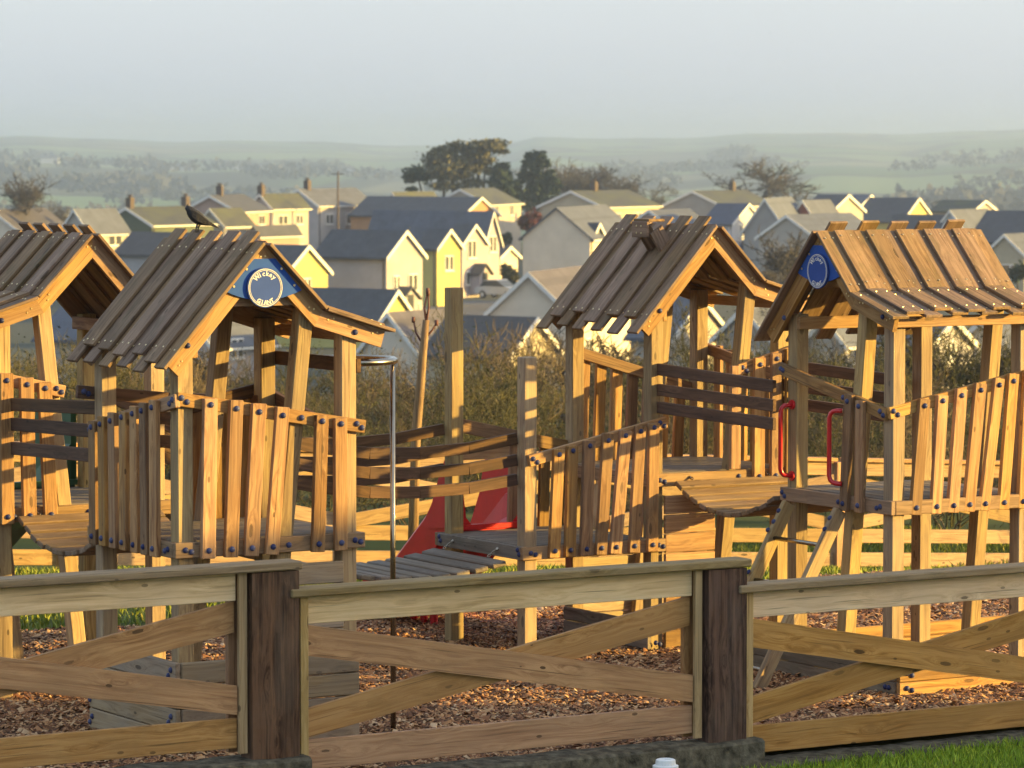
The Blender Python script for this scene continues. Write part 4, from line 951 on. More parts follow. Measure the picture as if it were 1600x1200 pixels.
for pts in ([(666, 502), (663, 482), (668, 455)], [(666, 502), (670, 480), (669, 458)], [(662, 540), (650, 520), (646, 500)], [(663, 530), (676, 515), (682, 505)]):
    tube('shoot', [pp(*p) for p in pts], [0.013, 0.010, 0.008], M['shoot'], pt, 6); V, Fc = tube_geo([pp(pts[-1][0], pts[-1][1] + 4), pp(pts[-1][0], pts[-1][1] - 5)], 0.017, 8); geo_obj('knuckle', V, Fc, M['shoot'], pt, True)

# ================================================================== HOUSES of the town
M['frame'] = plain('window_frame_white', (0.70, 0.69, 0.66), 0.5, 0, 0.05, 3)
M['pane'] = plain('window_pane', (0.05, 0.055, 0.06), 0.15, 0, 0.25, 1.0, 0.6)
M['bargewhite'] = plain('bargeboard_white', (0.68, 0.67, 0.63), 0.6, 0, 0.06, 2)
M['brick'] = plain('chimney_brick', (0.085, 0.066, 0.055), 0.9, 0, 0.25, 4)
def wallmat(name, col):
    k = 'w_' + name
    if k not in M: M[k] = plain('render_' + name, col, 0.9, 0, 0.10, 0.6, 0.15, 0.15)
    return M[k]
WC = dict(cream=(0.39, 0.36, 0.32), yellow=(0.50, 0.44, 0.16), pale=(0.36, 0.345, 0.35), beige=(0.64, 0.56, 0.45), white=(0.47, 0.48, 0.52), pink=(0.40, 0.36, 0.375), peach=(0.38, 0.265, 0.215), blue=(0.42, 0.48, 0.52), red=(0.30, 0.09, 0.06), green=(0.10, 0.12, 0.08), sand=(0.41, 0.36, 0.26), terracotta=(0.40, 0.23, 0.12), grey=(0.30, 0.29, 0.28))
def roofmat(name, col, moss=None):
    k = 'r_' + name
    if k in M: return M[k]
    m, t, b = new_mat('tiles_' + name); tc = N(t, 'ShaderNodeTexCoord')
    n = noise_n(t, tc.outputs['Object'], 0.9, 6, 0.65); c = ramp(t, [(0.3, tuple(x * 0.75 for x in col)), (0.7, tuple(x * 1.25 for x in col))], n)
    bt = N(t, 'ShaderNodeTexBrick'); bt.inputs['Scale'].default_value = 1.0; bt.inputs['Brick Width'].default_value = 0.34; bt.inputs['Row Height'].default_value = 0.3; bt.inputs['Mortar Size'].default_value = 0.02
    bt.inputs['Color1'].default_value = (1, 1, 1, 1); bt.inputs['Color2'].default_value = (0.8, 0.8, 0.8, 1); bt.inputs['Mortar'].default_value = (0.5, 0.5, 0.5, 1); t.links.new(tc.outputs['Object'], bt.inputs['Vector'])
    c = mixc(t, 0.6, c, mixc(t, 1.0, c, bt.outputs['Color'], 'MULTIPLY'))
    if moss: c = mixc(t, ramp(t, [(0.42, (0, 0, 0)), (0.62, (1, 1, 1))], noise_n(t, tc.outputs['Object'], 0.35, 5, 0.6)), c, moss)
    t.links.new(c, b.inputs['Base Color']); b.inputs['Roughness'].default_value = 0.75; M[k] = m; return m
RC = dict(slate=((0.085, 0.098, 0.13), None), dark=((0.060, 0.064, 0.075), None), brown=((0.068, 0.062, 0.062), None), moss=((0.052, 0.056, 0.052), (0.068, 0.075, 0.036)), pinkish=((0.10, 0.092, 0.108), None), grey=((0.095, 0.105, 0.13), None), solar=((0.05, 0.062, 0.10), None))
def house(l, c, r, base, eave, ridge, gable, wall, roof, label, wins=None, lwins=None, chim=None, a=57, barge=True, d=None, group=None, porch=None, name='house', zf=None):
    if gable == 'L' and (r - c) < 0.85 * (c - l) and a == 57: a = 74
    d = d or (HEYE - TOWN_Z) * FPX / (base - HY); C = at_depth(c, base, d); a = R(a)
    eR = Vector((math.cos(a), math.sin(a), 0)); eL = Vector((-math.sin(a), math.cos(a), 0))
    def solve(e, px):
        k = (px - 800) / FPX; return max(1.2, (k * C.y - C.x) / (e.x - k * e.y))
    LR, LL = solve(eR, r), solve(eL, l)
    ze = at_depth(c, eave, C.y).z
    if gable == 'R': G, Ln, LG, LN = eR, eL, LR, LL
    else: G, Ln, LG, LN = eL, eR, LL, LR
    ap = C + G * LG / 2; zr = at_depth(c, ridge, ap.y).z; zr = max(zr, ze + 0.8)
    zb = C.z - 1.0
    root = thing(name, (C.x, C.y, C.z), label, 'house', group)
    P = lambda g_, n_, z: Vector((C.x, C.y, 0)) + G * g_ + Ln * n_ + ZD * z
    prism('wall', [P(0, 0, zb), P(LG, 0, zb), P(LG, 0, ze), P(LG / 2, 0, zr), P(0, 0, ze)], Ln * LN, G, wallmat(wall, WC[wall]), root)
    rm = roofmat(roof, *RC[roof]); ov, vg, th = 0.35, 0.25, 0.16
    sl = (zr - ze) / (LG / 2)
    for s in (0, 1):
        e_ = (-ov if s == 0 else LG + ov); zz = ze - ov * sl
        ro = prism('roof', [P(e_, -vg, zz + 0.02), P(LG / 2, -vg, zr + 0.02), P(LG / 2, -vg, zr + 0.02 + th), P(e_, -vg, zz + 0.02 + th)], Ln * (LN + 2 * vg), Ln, rm, root)
    if barge:
        for s in (0, 1):
            e_ = (-ov if s == 0 else LG + ov); zz = ze - ov * sl
            prism('bargeboard', [P(e_, -vg - 0.06, zz - 0.14), P(LG / 2, -vg - 0.06, zr - 0.14), P(LG / 2, -vg - 0.06, zr + 0.19), P(e_, -vg - 0.06, zz + 0.19)], Ln * 0.055, G, M['bargewhite'], root)
    if gable == 'L' or True:
        e_ = -ov - 0.03; zz = ze - ov * sl
        prism('gutter', [P(e_, -vg + 0.02, zz - 0.02), P(e_, LN + vg, zz - 0.02), P(e_, LN + vg, zz + 0.12), P(e_, -vg + 0.02, zz + 0.12)], G * -0.08, Ln, M['bargewhite'] if gable == 'L' else M['r_' + roof], root)
    def window(face, s, zc_, w_, h_, n=2):
        e, nn, Lf = (eR, -eL, LR) if face == 'R' else (eL, -eR, LL)
        p = Vector((C.x, C.y, 0)) + e * (s * Lf) + ZD * (C.z + zc_) + nn * 0.03
        w = board('window', p - e * w_ / 2, p + e * w_ / 2, ZD, h_, 0.10, M['frame'], root, 0.01)
        board('sill', p - e * (w_ / 2 + 0.1) - ZD * (h_ / 2 + 0.05) + nn * 0.05, p + e * (w_ / 2 + 0.1) - ZD * (h_ / 2 + 0.05) + nn * 0.05, ZD, 0.09, 0.16, M['frame'], w, 0.01)
        for k in range(n):
            q = p + e * (w_ * ((k + 0.5) / n - 0.5)) + nn * 0.012
            board('pane', q - e * (w_ / n / 2 - 0.07), q + e * (w_ / n / 2 - 0.07), ZD, h_ - 0.2, 0.09, M['pane'], w, 0.005)
    hh = ze - C.z
    if wins is None and LR > 2.2 and hh > 2.0:
        nc = max(1, min(4, int(LR / 3.2))); wins = [((q + 0.5) / nc, zz_, 1.05, 1.15) for q in range(nc) for zz_ in ([hh * 0.74, hh * 0.28] if hh > 3.6 else [hh * 0.55])]
    pipe = Vector((C.x, C.y, 0)) - (eL * 0.1 if gable == 'L' else eR * 0.1) - (eR * -0.25 if gable == 'L' else eL * -0.25)
    tube('downpipe', [pipe + ZD * zb, pipe + ZD * (ze - 0.1)], 0.06, M['bargewhite'] if wall in ('white', 'pink', 'cream') else M['brick'], root, 6)
    for wv in (wins or []): window('R', *wv)
    for wv in (lwins or []): window('L', *wv)
    if chim:
        for s in (chim if isinstance(chim, (list, tuple)) else [chim]):
            p = P(LG / 2, LN * s, zr); ch = prism('chimney', [p + G * x + Ln * y - ZD * 0.5 for x, y in ((-.35, -.35), (.35, -.35), (.35, .35), (-.35, .35))], ZD * 1.7, G, M['brick'], root)
            for x in (-0.15, 0.15):
                V, Fc = tube_geo([p + G * x + ZD * 1.15, p + G * x + ZD * 1.55], 0.11, 8); geo_obj('chimney_pot', V, Fc, M['brick'], ch)
    if porch:
        s, w_, h_ = porch; p = C + eR * (s * LR)
        prism('porch', [p - eR * w_ / 2, p + eR * w_ / 2, p + eR * w_ / 2 + ZD * h_, p + ZD * (h_ + 0.8), p - eR * w_ / 2 + ZD * h_], -eL * 1.1, eR, wallmat(wall, WC[wall]), root)
        for sg in (-1, 1):
            prism('porch_roof', [p + eR * sg * (w_ / 2 + .25) + ZD * (h_ - .15), p + ZD * (h_ + 0.84), p + ZD * (h_ + .96), p + eR * sg * (w_ / 2 + .25) + ZD * (h_ - .03)], -eL * 1.35, eR, rm, root)
        q = p - eL * 1.13; board('door', q + ZD * 0.1, q + ZD * 2.0, eR, 0.8, 0.06, M['pane'], root)
    return root
two = [(0.3, 3.6, 1.0, 1.3), (0.7, 3.6, 1.0, 1.3), (0.3, 1.2, 1.0, 1.3), (0.7, 1.2, 1.0, 1.3)]
# nearest roofs, just beyond the scrub
house(430, 585, 650, 545, 508, 456, 'R', 'yellow', 'dark', 'yellow gabled house with a long dark roof, its gable half hidden by the young tree')
house(566, 652, 745, 600, 548, 492, 'L', 'beige', 'pinkish', 'low beige gabled house with a pinkish roof behind the young tree')
house(665, 795, 872, 620, 556, 500, 'R', 'sand', 'brown', 'house with a brown roof and a pale yellow gable just above the scrub')
house(766, 888, 985, 588, 488, 429, 'L', 'beige', 'pinkish', 'wide beige gable end with a pinkish tiled roof beside the chimney tower', wins=[(0.3, 1.5, 1.2, 1.2)])
house(985, 1048, 1135, 600, 528, 468, 'R', 'cream', 'slate', 'cream gabled house seen through the chimney tower', wins=[(0.5, 3.2, 1.0, 1.2)])
house(1120, 1205, 1290, 610, 530, 484, 'L', 'grey', 'grey', 'grey walled bungalow with a tiled roof behind the red handles', wins=[(0.2, 1.6, 1.1, 1.2)], lwins=[(0.3, 1.7, 1.0, 1.2)])
house(1262, 1318, 1402, 620, 535, 498, 'L', 'cream', 'slate', 'cream walled house seen through the ladder tower', wins=[(0.25, 2.4, 1.1, 1.2), (0.7, 2.4, 1.1, 1.2)])
house(1405, 1448, 1520, 620, 545, 500, 'R', 'pale', 'slate', 'pale gabled house behind the bare bushes of the ladder tower', wins=[(0.5, 2.4, 1.1, 1.2)])
house(1495, 1575, 1680, 610, 540, 505, 'L', 'beige', 'grey', 'beige house with a grey roof behind the far posts of the ladder tower')
house(262, 332, 425, 600, 540, 498, 'L', 'pale', 'grey', 'pale house with a grey tiled roof seen through the signed tower', wins=[(0.4, 2, 1.2, 1.2)])
house(60, 130, 215, 600, 530, 480, 'R', 'cream', 'slate', 'cream gabled house seen under the roof of the open-gabled tower', wins=[(0.5, 3, 1.0, 1.2)])
# second row
house(494, 604, 660, 500, 401, 363, 'R', 'pale', 'dark', 'pale grey rendered house with a dark roof and a small gabled porch', wins=[(0.27, 2.9, 0.9, 1.25), (0.72, 2.9, 1.3, 1.4), (0.78, 0.7, 1.2, 1.1)], porch=(0.35, 2.2, 1.7))
house(398, 446, 512, 505, 427, 386, 'R', 'yellow', 'dark', 'bright yellow gable end beside the blue sign')
house(655, 683, 719, 486, 387, 361, 'R', 'yellow', 'dark', 'narrow yellow house with a turquoise door', wins=[(0.5, 4.0, 1.3, 1.3), (0.62, 1.1, 1.6, 1.5)])
house(575, 757, 780, 453, 376, 333, 'R', 'pink', 'slate', 'long slate roofed terrace with a pinkish end wall', wins=[(0.55, 4.4, 1.2, 1.6)])
house(697, 722, 759, 460, 381, 353, 'R', 'pink', 'dark', 'tall pinkish white gabled house with white windows and bay', wins=[(0.4, 4.2, 1.4, 1.7), (0.3, 1.5, 1.2, 1.3), (0.78, 1.4, 1.6, 1.9)], porch=(0.55, 1.9, 1.9))
house(772, 781, 809, 446, 402, 387, 'R', 'beige', 'dark', 'small beige garage beside the pinkish house')
house(817, 922, 996, 480, 372, 327, 'L', 'beige', 'slate', 'tall beige house with a blank gable and slate roof', wins=[(0.7, 4.8, 1.0, 1.2), (0.7, 2.0, 1.0, 1.2)], barge=False)
house(908, 922, 945, 478, 376, 351, 'R', 'cream', 'dark', 'narrow cream gabled bay on the tall beige house', wins=[(0.45, 5.0, 1.0, 1.5)])
house(1098, 1143, 1192, 412, 350, 320, 'R', 'white', 'solar', 'white gabled house with a bluish dark roof', wins=[(0.3, 3.8, 0.8, 1.4), (0.68, 3.8, 1.2, 1.5), (0.4, 1.0, 1.2, 1.2)], porch=(0.35, 2.0, 1.8))
house(1162, 1228, 1268, 425, 360, 312, 'L', 'grey', 'slate', 'grey gabled house with a slate roof beside the white house')
house(1212, 1226, 1248, 425, 362, 342, 'R', 'pink', 'dark', 'small white-trimmed gable in front of the grey slate house')
house(1185, 1275, 1372, 440, 372, 338, 'L', 'cream', 'slate', 'cream gabled house with a wide slate roof over the blossom tree')
house(1232, 1278, 1318, 420, 349, 315, 'L', 'red', 'slate', 'house with a brick red gable')
house(1255, 1298, 1348, 415, 331, 306, 'R', 'cream', 'dark', 'cream gable with white bargeboards beside the red gable', wins=[(0.5, 4, 1.2, 1.2)])
house(1335, 1408, 1458, 408, 346, 311, 'R', 'yellow', 'dark', 'house with a broad dark roof and a yellow gable')
house(1385, 1463, 1488, 430, 372, 338, 'R', 'pale', 'dark', 'dark roofed house with a narrow white-trimmed gable')
house(1455, 1518, 1555, 402, 331, 315, 'R', 'cream', 'moss', 'house with a dark mossy roof and small cream gable')
house(1466, 1504, 1560, 430, 356, 330, 'L', 'blue', 'slate', 'pale blue gabled house with a mottled slate roof')
house(1515, 1612, 1670, 440, 378, 332, 'R', 'pale', 'dark', 'house with a large plain dark roof beside the pale blue house')
house(1540, 1600, 1690, 455, 398, 368, 'L', 'sand', 'slate', 'cream bungalow with a slate roof and a wide window', lwins=[(0.35, 1.8, 2.2, 1.5)])
# upper rows
house(96, 140, 201, 434, 363, 329, 'L', 'cream', 'slate', 'cream house with a plain slate roof beside the bare tree', wins=[(0.25, 4.0, 1.2, 1.3), (0.65, 4.0, 2.2, 1.4), (0.3, 1.3, 1.2, 1.3)])
house(160, 238, 334, 425, 352, 326, 'L', 'green', 'moss', 'long mossy roofed house with a dark green gable', wins=[(0.3, 2.0, 1.2, 1.2)], chim=(0.05, 0.95))
house(180, 272, 330, 455, 398, 366, 'R', 'pale', 'brown', 'house with a plain dark brown roof below the mossy house')
house(-60, 40, 118, 425, 370, 330, 'L', 'brown' if 'brown' in WC else 'beige', 'brown', 'low house with a brown roof beneath the bare tree')
house(310, 350, 395, 420, 352, 328, 'L', 'cream', 'moss', 'cream house with white windows behind the bird', wins=[(0.25, 2.6, 1.2, 1.3), (0.7, 2.6, 1.4, 1.3)])
house(286, 371, 421, 412, 331, 307, 'L', 'peach', 'dark', 'peach coloured house with a wide low gable', wins=[(0.3, 5.0, 1.2, 1.2), (0.75, 5.0, 2.0, 1.2)], chim=0.3)
house(390, 425, 482, 406, 325, 305, 'L', 'cream', 'moss', 'cream house with a mossy roof and square chimney', wins=[(0.3, 4.8, 1.8, 1.2), (0.75, 4.8, 1.4, 1.2), (0.8, 1.2, 1.2, 1.2)], chim=0.02)
house(398, 404, 468, 420, 366, 361, 'L', 'peach', 'dark', 'low peach garage with a flat dark roof', wins=[(0.6, 1.2, 3.0, 1.6)], barge=False)
house(438, 497, 584, 400, 321, 297, 'L', 'pale', 'grey', 'pale house with a broad chimney and shiny roof panels', wins=[(0.2, 4.6, 1.6, 1.3), (0.6, 4.6, 2.4, 1.4)], chim=0.15)
house(548, 722, 779, 403, 338, 310, 'R', 'terracotta', 'dark', 'house with a long dark roof and a terracotta gable')
house(600, 628, 690, 392, 322, 302, 'L', 'cream', 'moss', 'mossy roofed house below the pines')
house(676, 763, 814, 396, 320, 297, 'L', 'cream', 'moss', 'cream house with a green mossy roof beside the dark conifers', wins=[(0.25, 5.4, 1.4, 1.4), (0.7, 5.4, 1.6, 1.4)])
house(843, 943, 1030, 402, 324, 300, 'L', 'sand', 'moss', 'house with a wide sand coloured gable and mossy roof', wins=[(0.25, 4.8, 1.4, 1.3), (0.6, 4.8, 2.0, 1.3)], chim=0.4)
house(1036, 1130, 1210, 396, 323, 300, 'L', 'grey', 'moss', 'house with a wide grey gable and mossy roof below the bare oak', chim=0.75)
house(985, 1045, 1105, 420, 352, 330, 'L', 'pink', 'slate', 'slate roofed house with a pinkish gable behind the chimney tower')
house(1322, 1345, 1372, 394, 320, 306, 'R', 'cream', 'slate', 'far cream gable beyond the yellow gabled house')
# road, a parked car, turquoise door
M['asphalt'] = plain('road_asphalt', (0.11, 0.11, 0.115), 0.9, 0, 0.15, 0.5, 0.2)
rd_pts = [at_depth(590, 470, 335), at_depth(812, 470, 335), at_depth(850, 512, 290), at_depth(560, 512, 290)]
for p in rd_pts: p.z = TOWN_Z + 0.05 + 0.35
me = bpy.data.meshes.new('road'); me.from_pydata(rd_pts, [], [(0, 3, 2, 1)]); me.update(); tag(link('road', me, M['asphalt'], None), kind='structure')
M['carpaint'] = plain('car_silver', (0.45, 0.47, 0.50), 0.3, 0.6, 0.05, 2, 0.5); M['tyre'] = plain('tyre', (0.02, 0.02, 0.02), 0.8); M['door'] = plain('turquoise_paint', (0.16, 0.42, 0.42), 0.5)
cpos = at_depth(783, 466, 318)
car = thing('parked_car', cpos, 'silver car parked in front of the small beige garage', 'car', None, R(-38))
cm = wm(car)
def cpr(name, pts, w0, w1, mat, par=None): return prism(name, [cm @ Vector((x, w0, z)) for x, z in pts], (cm.to_3x3() @ Vector((0, w1 - w0, 0))), cm.to_3x3() @ Vector((1, 0, 0)), mat, par or car)
cpr('body', [(-2.1, .35), (-2.15, .75), (-1.95, .95), (-1.2, 1.0), (1.0, .98), (1.9, .85), (2.1, .6), (2.1, .35)], -0.86, 0.86, M['carpaint'])
cpr('cabin', [(-1.7, .96), (-1.25, 1.45), (.1, 1.5), (.95, .98)], -0.74, 0.74, M['pane']); cpr('roof', [(-1.3, 1.44), (-1.2, 1.52), (.0, 1.56), (.15, 1.49)], -0.76, 0.76, M['carpaint'])
for x in (-1.3, 1.3):
    for y in (-0.8, 0.8):
        V, Fc = tube_geo([cm @ Vector((x, y - 0.1, .32)), cm @ Vector((x, y + 0.1, .32))], 0.32, 16); wl = geo_obj('wheel', V, Fc, M['tyre'], car)
        V, Fc = tube_geo([cm @ Vector((x, y - 0.11, .32)), cm @ Vector((x, y + 0.11, .32))], 0.2, 12); geo_obj('rim', V, Fc, M['carpaint'], wl)
for y in (-0.6, 0.6): cpr('headlight', [(2.0, .62), (2.0, .76), (2.13, .74), (2.14, .62)], y - 0.15, y + 0.15, M['frame'])

# ================================================================== TREES of the town and the far country
bare = [twig_mesh('crown', M['bark'], 50 + k, 11, 0.62, 5, (6, 4, 4, 3, 3), 0.28, stems=1, trunk=0.22, up=0.30, ratio=0.70, wander=0.22, minr=0.036) for k in range(3)]
def tree(px, base_y, d, hpx, label, kind=0, group=None, sx=1.0):
    p = at_depth(px, base_y, d); h = hpx / FPX * d; root = thing('bare_tree', p, label, 'tree', group, rd.uniform(0, 6)); s = h / max(v.co.z for v in bare[kind][0].vertices); root.scale = (s * sx, s * sx, s)
    o = bpy.data.objects.new('branches', bare[kind][0]); COL.objects.link(o); o.parent = root
    return root
tree(45, 372, 430, 108, 'bare rounded tree beside the low brown roofed house', 0, sx=1.0)
tree(100, 372, 450, 62, 'reddish bare shrub tree next to the cream slate roofed house', 1)
tree(1182, 345, 620, 100, 'broad leafless oak rising above the mossy roofs', 2, sx=2.1)
for k, (x, h, kd) in enumerate(((885, 92, 0), (915, 98, 1), (945, 88, 2), (975, 76, 0), (1003, 60, 1))):
    tree(x, 342, 640, h, 'grey leafless tree in the clump beside the dark conifers', kd, 'leafless clump beside the conifers', 1.5)
for k, (x, b_, d, h, kd) in enumerate(((1236, 500, 215, 150, 0), (1205, 505, 225, 95, 2), (1275, 510, 210, 110, 1))):
    tree(x, b_, d, h, 'bare garden tree with pale twigs between the two right-hand towers', kd, 'bare garden trees between the right-hand towers', 1.2)
for k, (x, b_, d, h, kd) in enumerate(((1350, 690, 80, 165, 1), (1440, 690, 78, 195, 2), (1540, 700, 76, 190, 0), (905, 690, 84, 185, 1), (980, 690, 84, 175, 0), (300, 690, 84, 170, 2), (1280, 690, 82, 150, 0))):
    tree(x, b_, d, h, 'small leafless tree rising out of the scrub thicket', kd, 'small trees in the scrub thicket', 1.2)
def clump_tree(name, p, blobs, mat, trunkmat, label, nq, q, group=None, needles=True, trunks=None, seed=1):
    """foliage of many small faces gathered round uneven clumps; blobs = (x, z, rx, rz) in metres from the base"""
    r2 = np.random.default_rng(seed); root = thing(name, p, label, 'tree', group)
    vs_, fs_ = [], []; tot = sum(b_[2] * b_[3] for b_ in blobs)
    P_, S_ = [], []
    for (bx, bz_, rx, rz_) in blobs:
        n = int(nq * rx * rz_ / tot); dr = r2.normal(0, 1, (n, 3)); dr /= np.linalg.norm(dr, axis=1)[:, None]; rad = np.abs(r2.normal(0.62, 0.36, n))
        P_.append(np.stack([bx + dr[:, 0] * rad * rx, r2.uniform(-.3, .3) * rx + dr[:, 1] * rad * rx, bz_ + dr[:, 2] * rad * rz_], 1))
    P_ = np.concatenate(P_); n = len(P_)
    a = r2.normal(0, 1, (n, 3)); a /= np.linalg.norm(a, axis=1)[:, None]; b_ = np.cross(a, r2.normal(0, 1, (n, 3))); b_ /= np.linalg.norm(b_, axis=1)[:, None]
    s = (q * r2.uniform(0.5, 1.4, n))[:, None]
    out = np.stack([P_ - a * s, P_ + b_ * s * 0.45, P_ + a * s, P_ - b_ * s * 0.45], 1).reshape(-1, 3)
    me = raw_mesh('foliage', out, np.arange(n * 4).reshape(-1, 4), mat)
    o = bpy.data.objects.new('crown', me); COL.objects.link(o); o.parent = root
    for pts, r_ in (trunks or []):
        V, Fc = tube_geo([Vector((p[0] + x, p[1], p[2] + z)) for x, z in pts], [r_ * (1 - 0.5 * k / (len(pts) - 1)) for k in range(len(pts))], 7); geo_obj('trunk', V, Fc, trunkmat, root, True)
    return root
def from_px(px, base_y, d, items):       # pixel blobs -> metres
    p = at_depth(px, base_y, d); k = d / FPX
    return p, [((x - px) * k, (base_y - y) * k, rx * k, ry * k) for x, y, rx, ry in items], k
def T_(px, base_y, k, pts): return [((x - px) * k, (base_y - y) * k) for x, y in pts]
D5 = 560
p, bl_, k = from_px(715, 330, D5, [(700, 236, 26, 9), (690, 247, 30, 12), (712, 228, 16, 7), (722, 252, 22, 10), (705, 262, 34, 12), (680, 258, 18, 10), (700, 275, 30, 9), (725, 272, 18, 8), (690, 290, 22, 6), (715, 292, 20, 5)])
clump_tree('pine_tree', p, bl_, M['pine'], M['bark'], 'spreading flat-topped pine with pale foliage above the mossy roofs', 6200, 0.36, trunks=[(T_(715, 330, k, [(712, 345), (708, 300), (702, 245)]), 0.35), (T_(715, 330, k, [(690, 345), (694, 300), (688, 255)]), 0.28)], seed=2)
p, bl_, k = from_px(755, 330, D5, [(755, 228, 30, 8), (770, 224, 20, 6), (782, 236, 12, 5), (748, 242, 20, 10), (735, 235, 16, 8), (760, 250, 14, 6), (745, 262, 18, 8), (765, 268, 10, 5), (740, 285, 16, 6)])
clump_tree('pine_tree', p, bl_, M['pine'], M['bark'], 'tall wind-swept pine leaning towards the dark conifers', 5000, 0.36, trunks=[(T_(755, 330, k, [(742, 345), (745, 300), (752, 235)]), 0.33), (T_(755, 330, k, [(750, 345), (756, 300), (758, 240)]), 0.25)], seed=3)
p, bl_, k = from_px(655, 330, D5, [(650, 270, 16, 10), (640, 278, 10, 7), (662, 276, 10, 7), (642, 296, 10, 3)])
clump_tree('pine_tree', p, bl_, M['conifer'], M['bark'], 'small dark pine at the edge of the pine clump', 1600, 0.40, trunks=[(T_(655, 330, k, [(660, 345), (659, 300), (652, 272)]), 0.22)], seed=4)
p, bl_, k = from_px(783, 335, D5, [(783, 262, 12, 8), (783, 274, 17, 9), (784, 286, 20, 10), (788, 300, 22, 12), (792, 315, 22, 12)])
clump_tree('conifer_tree', p, bl_, M['conifer'], M['bark'], 'dense rounded dark conifer beside the spiky cedar', 5200, 0.36, trunks=[(T_(783, 335, k, [(785, 350), (784, 270)]), 0.3)], seed=5)
bl5 = [(838, 242, 5, 5)]
for i in range(15):
    yy = 246 + i * 5.6; ww = 10 + min(i, 8) * 3.0
    for s in (-1, 1):
        for q in (0.35, 0.75, 1.0): bl5.append((838 + s * ww * q * rd.uniform(0.8, 1.1), yy + (1 - q) * 4 - 5 * q * (i < 4) + rd.uniform(-2, 2), 6, 2.6))
    bl5.append((838, yy, 7, 4))
p, bl_, k = from_px(838, 335, D5, bl5)
clump_tree('cedar_tree', p, bl_, M['conifer'], M['bark'], 'tall spiky dark cedar with level branches', 8000, 0.36, trunks=[(T_(838, 335, k, [(838, 350), (838, 245)]), 0.32)], seed=6)
p, bl_, k = from_px(830, 362, 430, [(830, 345, 17, 12), (822, 350, 10, 9), (840, 350, 9, 9)])
M['maroon'] = island_mat('maroon_leaf', (0.06, 0.018, 0.016), (0.13, 0.045, 0.035))
clump_tree('maroon_shrub', p, bl_, M['maroon'], M['bark'], 'round maroon shrub below the cedar', 2600, 0.26, trunks=[(T_(830, 362, k, [(830, 372), (830, 350)]), 0.12)], seed=7)
# garden hedges between the houses
for i, (x, y, d, w_, h_) in enumerate(((812, 455, 335, 26, 30), (800, 430, 360, 18, 26), (790, 372, 440, 10, 18), (1225, 470, 250, 60, 40), (1280, 440, 300, 40, 40), (870, 500, 270, 60, 18), (1590, 425, 330, 18, 26))):
    p = at_depth(x, y + h_ / 2, d); k = d / FPX
    bl_ = [((rd.uniform(-.5, .5)) * w_ * k * 1.2, h_ * k * rd.uniform(0.25, 0.8), w_ * k * 0.34, h_ * k * 0.35) for _ in range(6)]
    clump_tree('garden_bush', p, bl_, M['scrubleaf'] if i % 2 else M['conifer'], M['bark'], 'dark leafy bush growing between the houses', 3000, 0.16 * d / 300 + 0.05, group='leafy bushes between the houses', trunks=[([(0, -0.8), (0, h_ * k * 0.4)], 0.08)], seed=30 + i)

# far woods: hazy belts of trees on the valley floor and the lower hills
M['farwood'] = island_mat('far_wood', (0.035, 0.042, 0.04), (0.085, 0.085, 0.075))
r2 = np.random.default_rng(11); cen = []
def belt(n, px0, px1, d0, d1, h0, h1):
    for _ in range(n):
        d = r2.uniform(d0, d1); x = (r2.uniform(px0, px1) - 800) / FPX * d; cen.append((x, d, terr(x, d), r2.uniform(h0, h1)))
def row(px0, px1, d, h0, h1, slope=0.0, gap=0.6):
    x = (px0 - 800) / FPX * d; x1 = (px1 - 800) / FPX * d; xs = x
    while x < x1:
        y = d + slope * (x - xs) + r2.normal(0, 2.5); cen.append((x, y, terr(x, y), r2.uniform(h0, h1))); x += r2.uniform(0.5, 1.1) * h0 * gap * (4 if r2.random() < 0.04 else 1)
for d, a, b_, h0, h1 in ((790, -250, 300, 7, 12), (840, -250, 420, 8, 13), (900, 130, 620, 8, 13), (960, -250, 660, 8, 14), (1040, 300, 670, 9, 15), (1100, 520, 690, 12, 19), (850, 985, 1130, 6, 9), (930, 1000, 1500, 7, 10), (820, 1240, 1450, 8, 12), (880, 1240, 1750, 7, 11), (1000, 1300, 1750, 8, 13), (1180, 1330, 1470, 12, 19), (1250, -300, 560, 8, 13)):
    row(a, b_, d, h0, h1)
for k in range(10): row(1440 - 6 * k, 1900, 1900 + 40 * k, 9, 14, 0.05)
for k in range(5): row(-300, 240 + 40 * k, 1800 + 60 * k, 8, 11, 0.05)
for k in range(30):
    d = r2.uniform(1500, 4200); p0_ = r2.uniform(-300, 1750); row(p0_, p0_ + r2.uniform(60, 420), d, 5 + d / 1500, 8 + d / 900, r2.uniform(-0.35, 0.35), 0.8)
for k in range(8):
    d = r2.uniform(2400, 4600); p0_ = r2.uniform(-200, 1600); w0 = r2.uniform(40, 160)
    for q in range(5): row(p0_ + q * 6, p0_ + w0, d + q * 28, 9, 14, 0.0, 0.9)
vs_, nq = [], 34
for (x, y, z, h) in cen:
    n = nq if y < 1400 else 12; dr = r2.normal(0, 1, (n, 3)); dr /= np.linalg.norm(dr, axis=1)[:, None]; rad = (r2.uniform(0.3, 1, n) ** 0.6)[:, None]
    P_ = dr * rad * np.array([h * 0.48, h * 0.48, h * 0.52]) + np.array([x, y, z + h * 0.5])
    a = r2.normal(0, 1, (n, 3)); a /= np.linalg.norm(a, axis=1)[:, None]; b_ = np.cross(a, r2.normal(0, 1, (n, 3))); b_ /= np.linalg.norm(b_, axis=1)[:, None]; s = h * 0.15 * (1 if y < 1400 else 1.9)
    vs_.append(np.stack([P_ - a * s, P_ + b_ * s * .6, P_ + a * s, P_ - b_ * s * .6], 1).reshape(-1, 3))
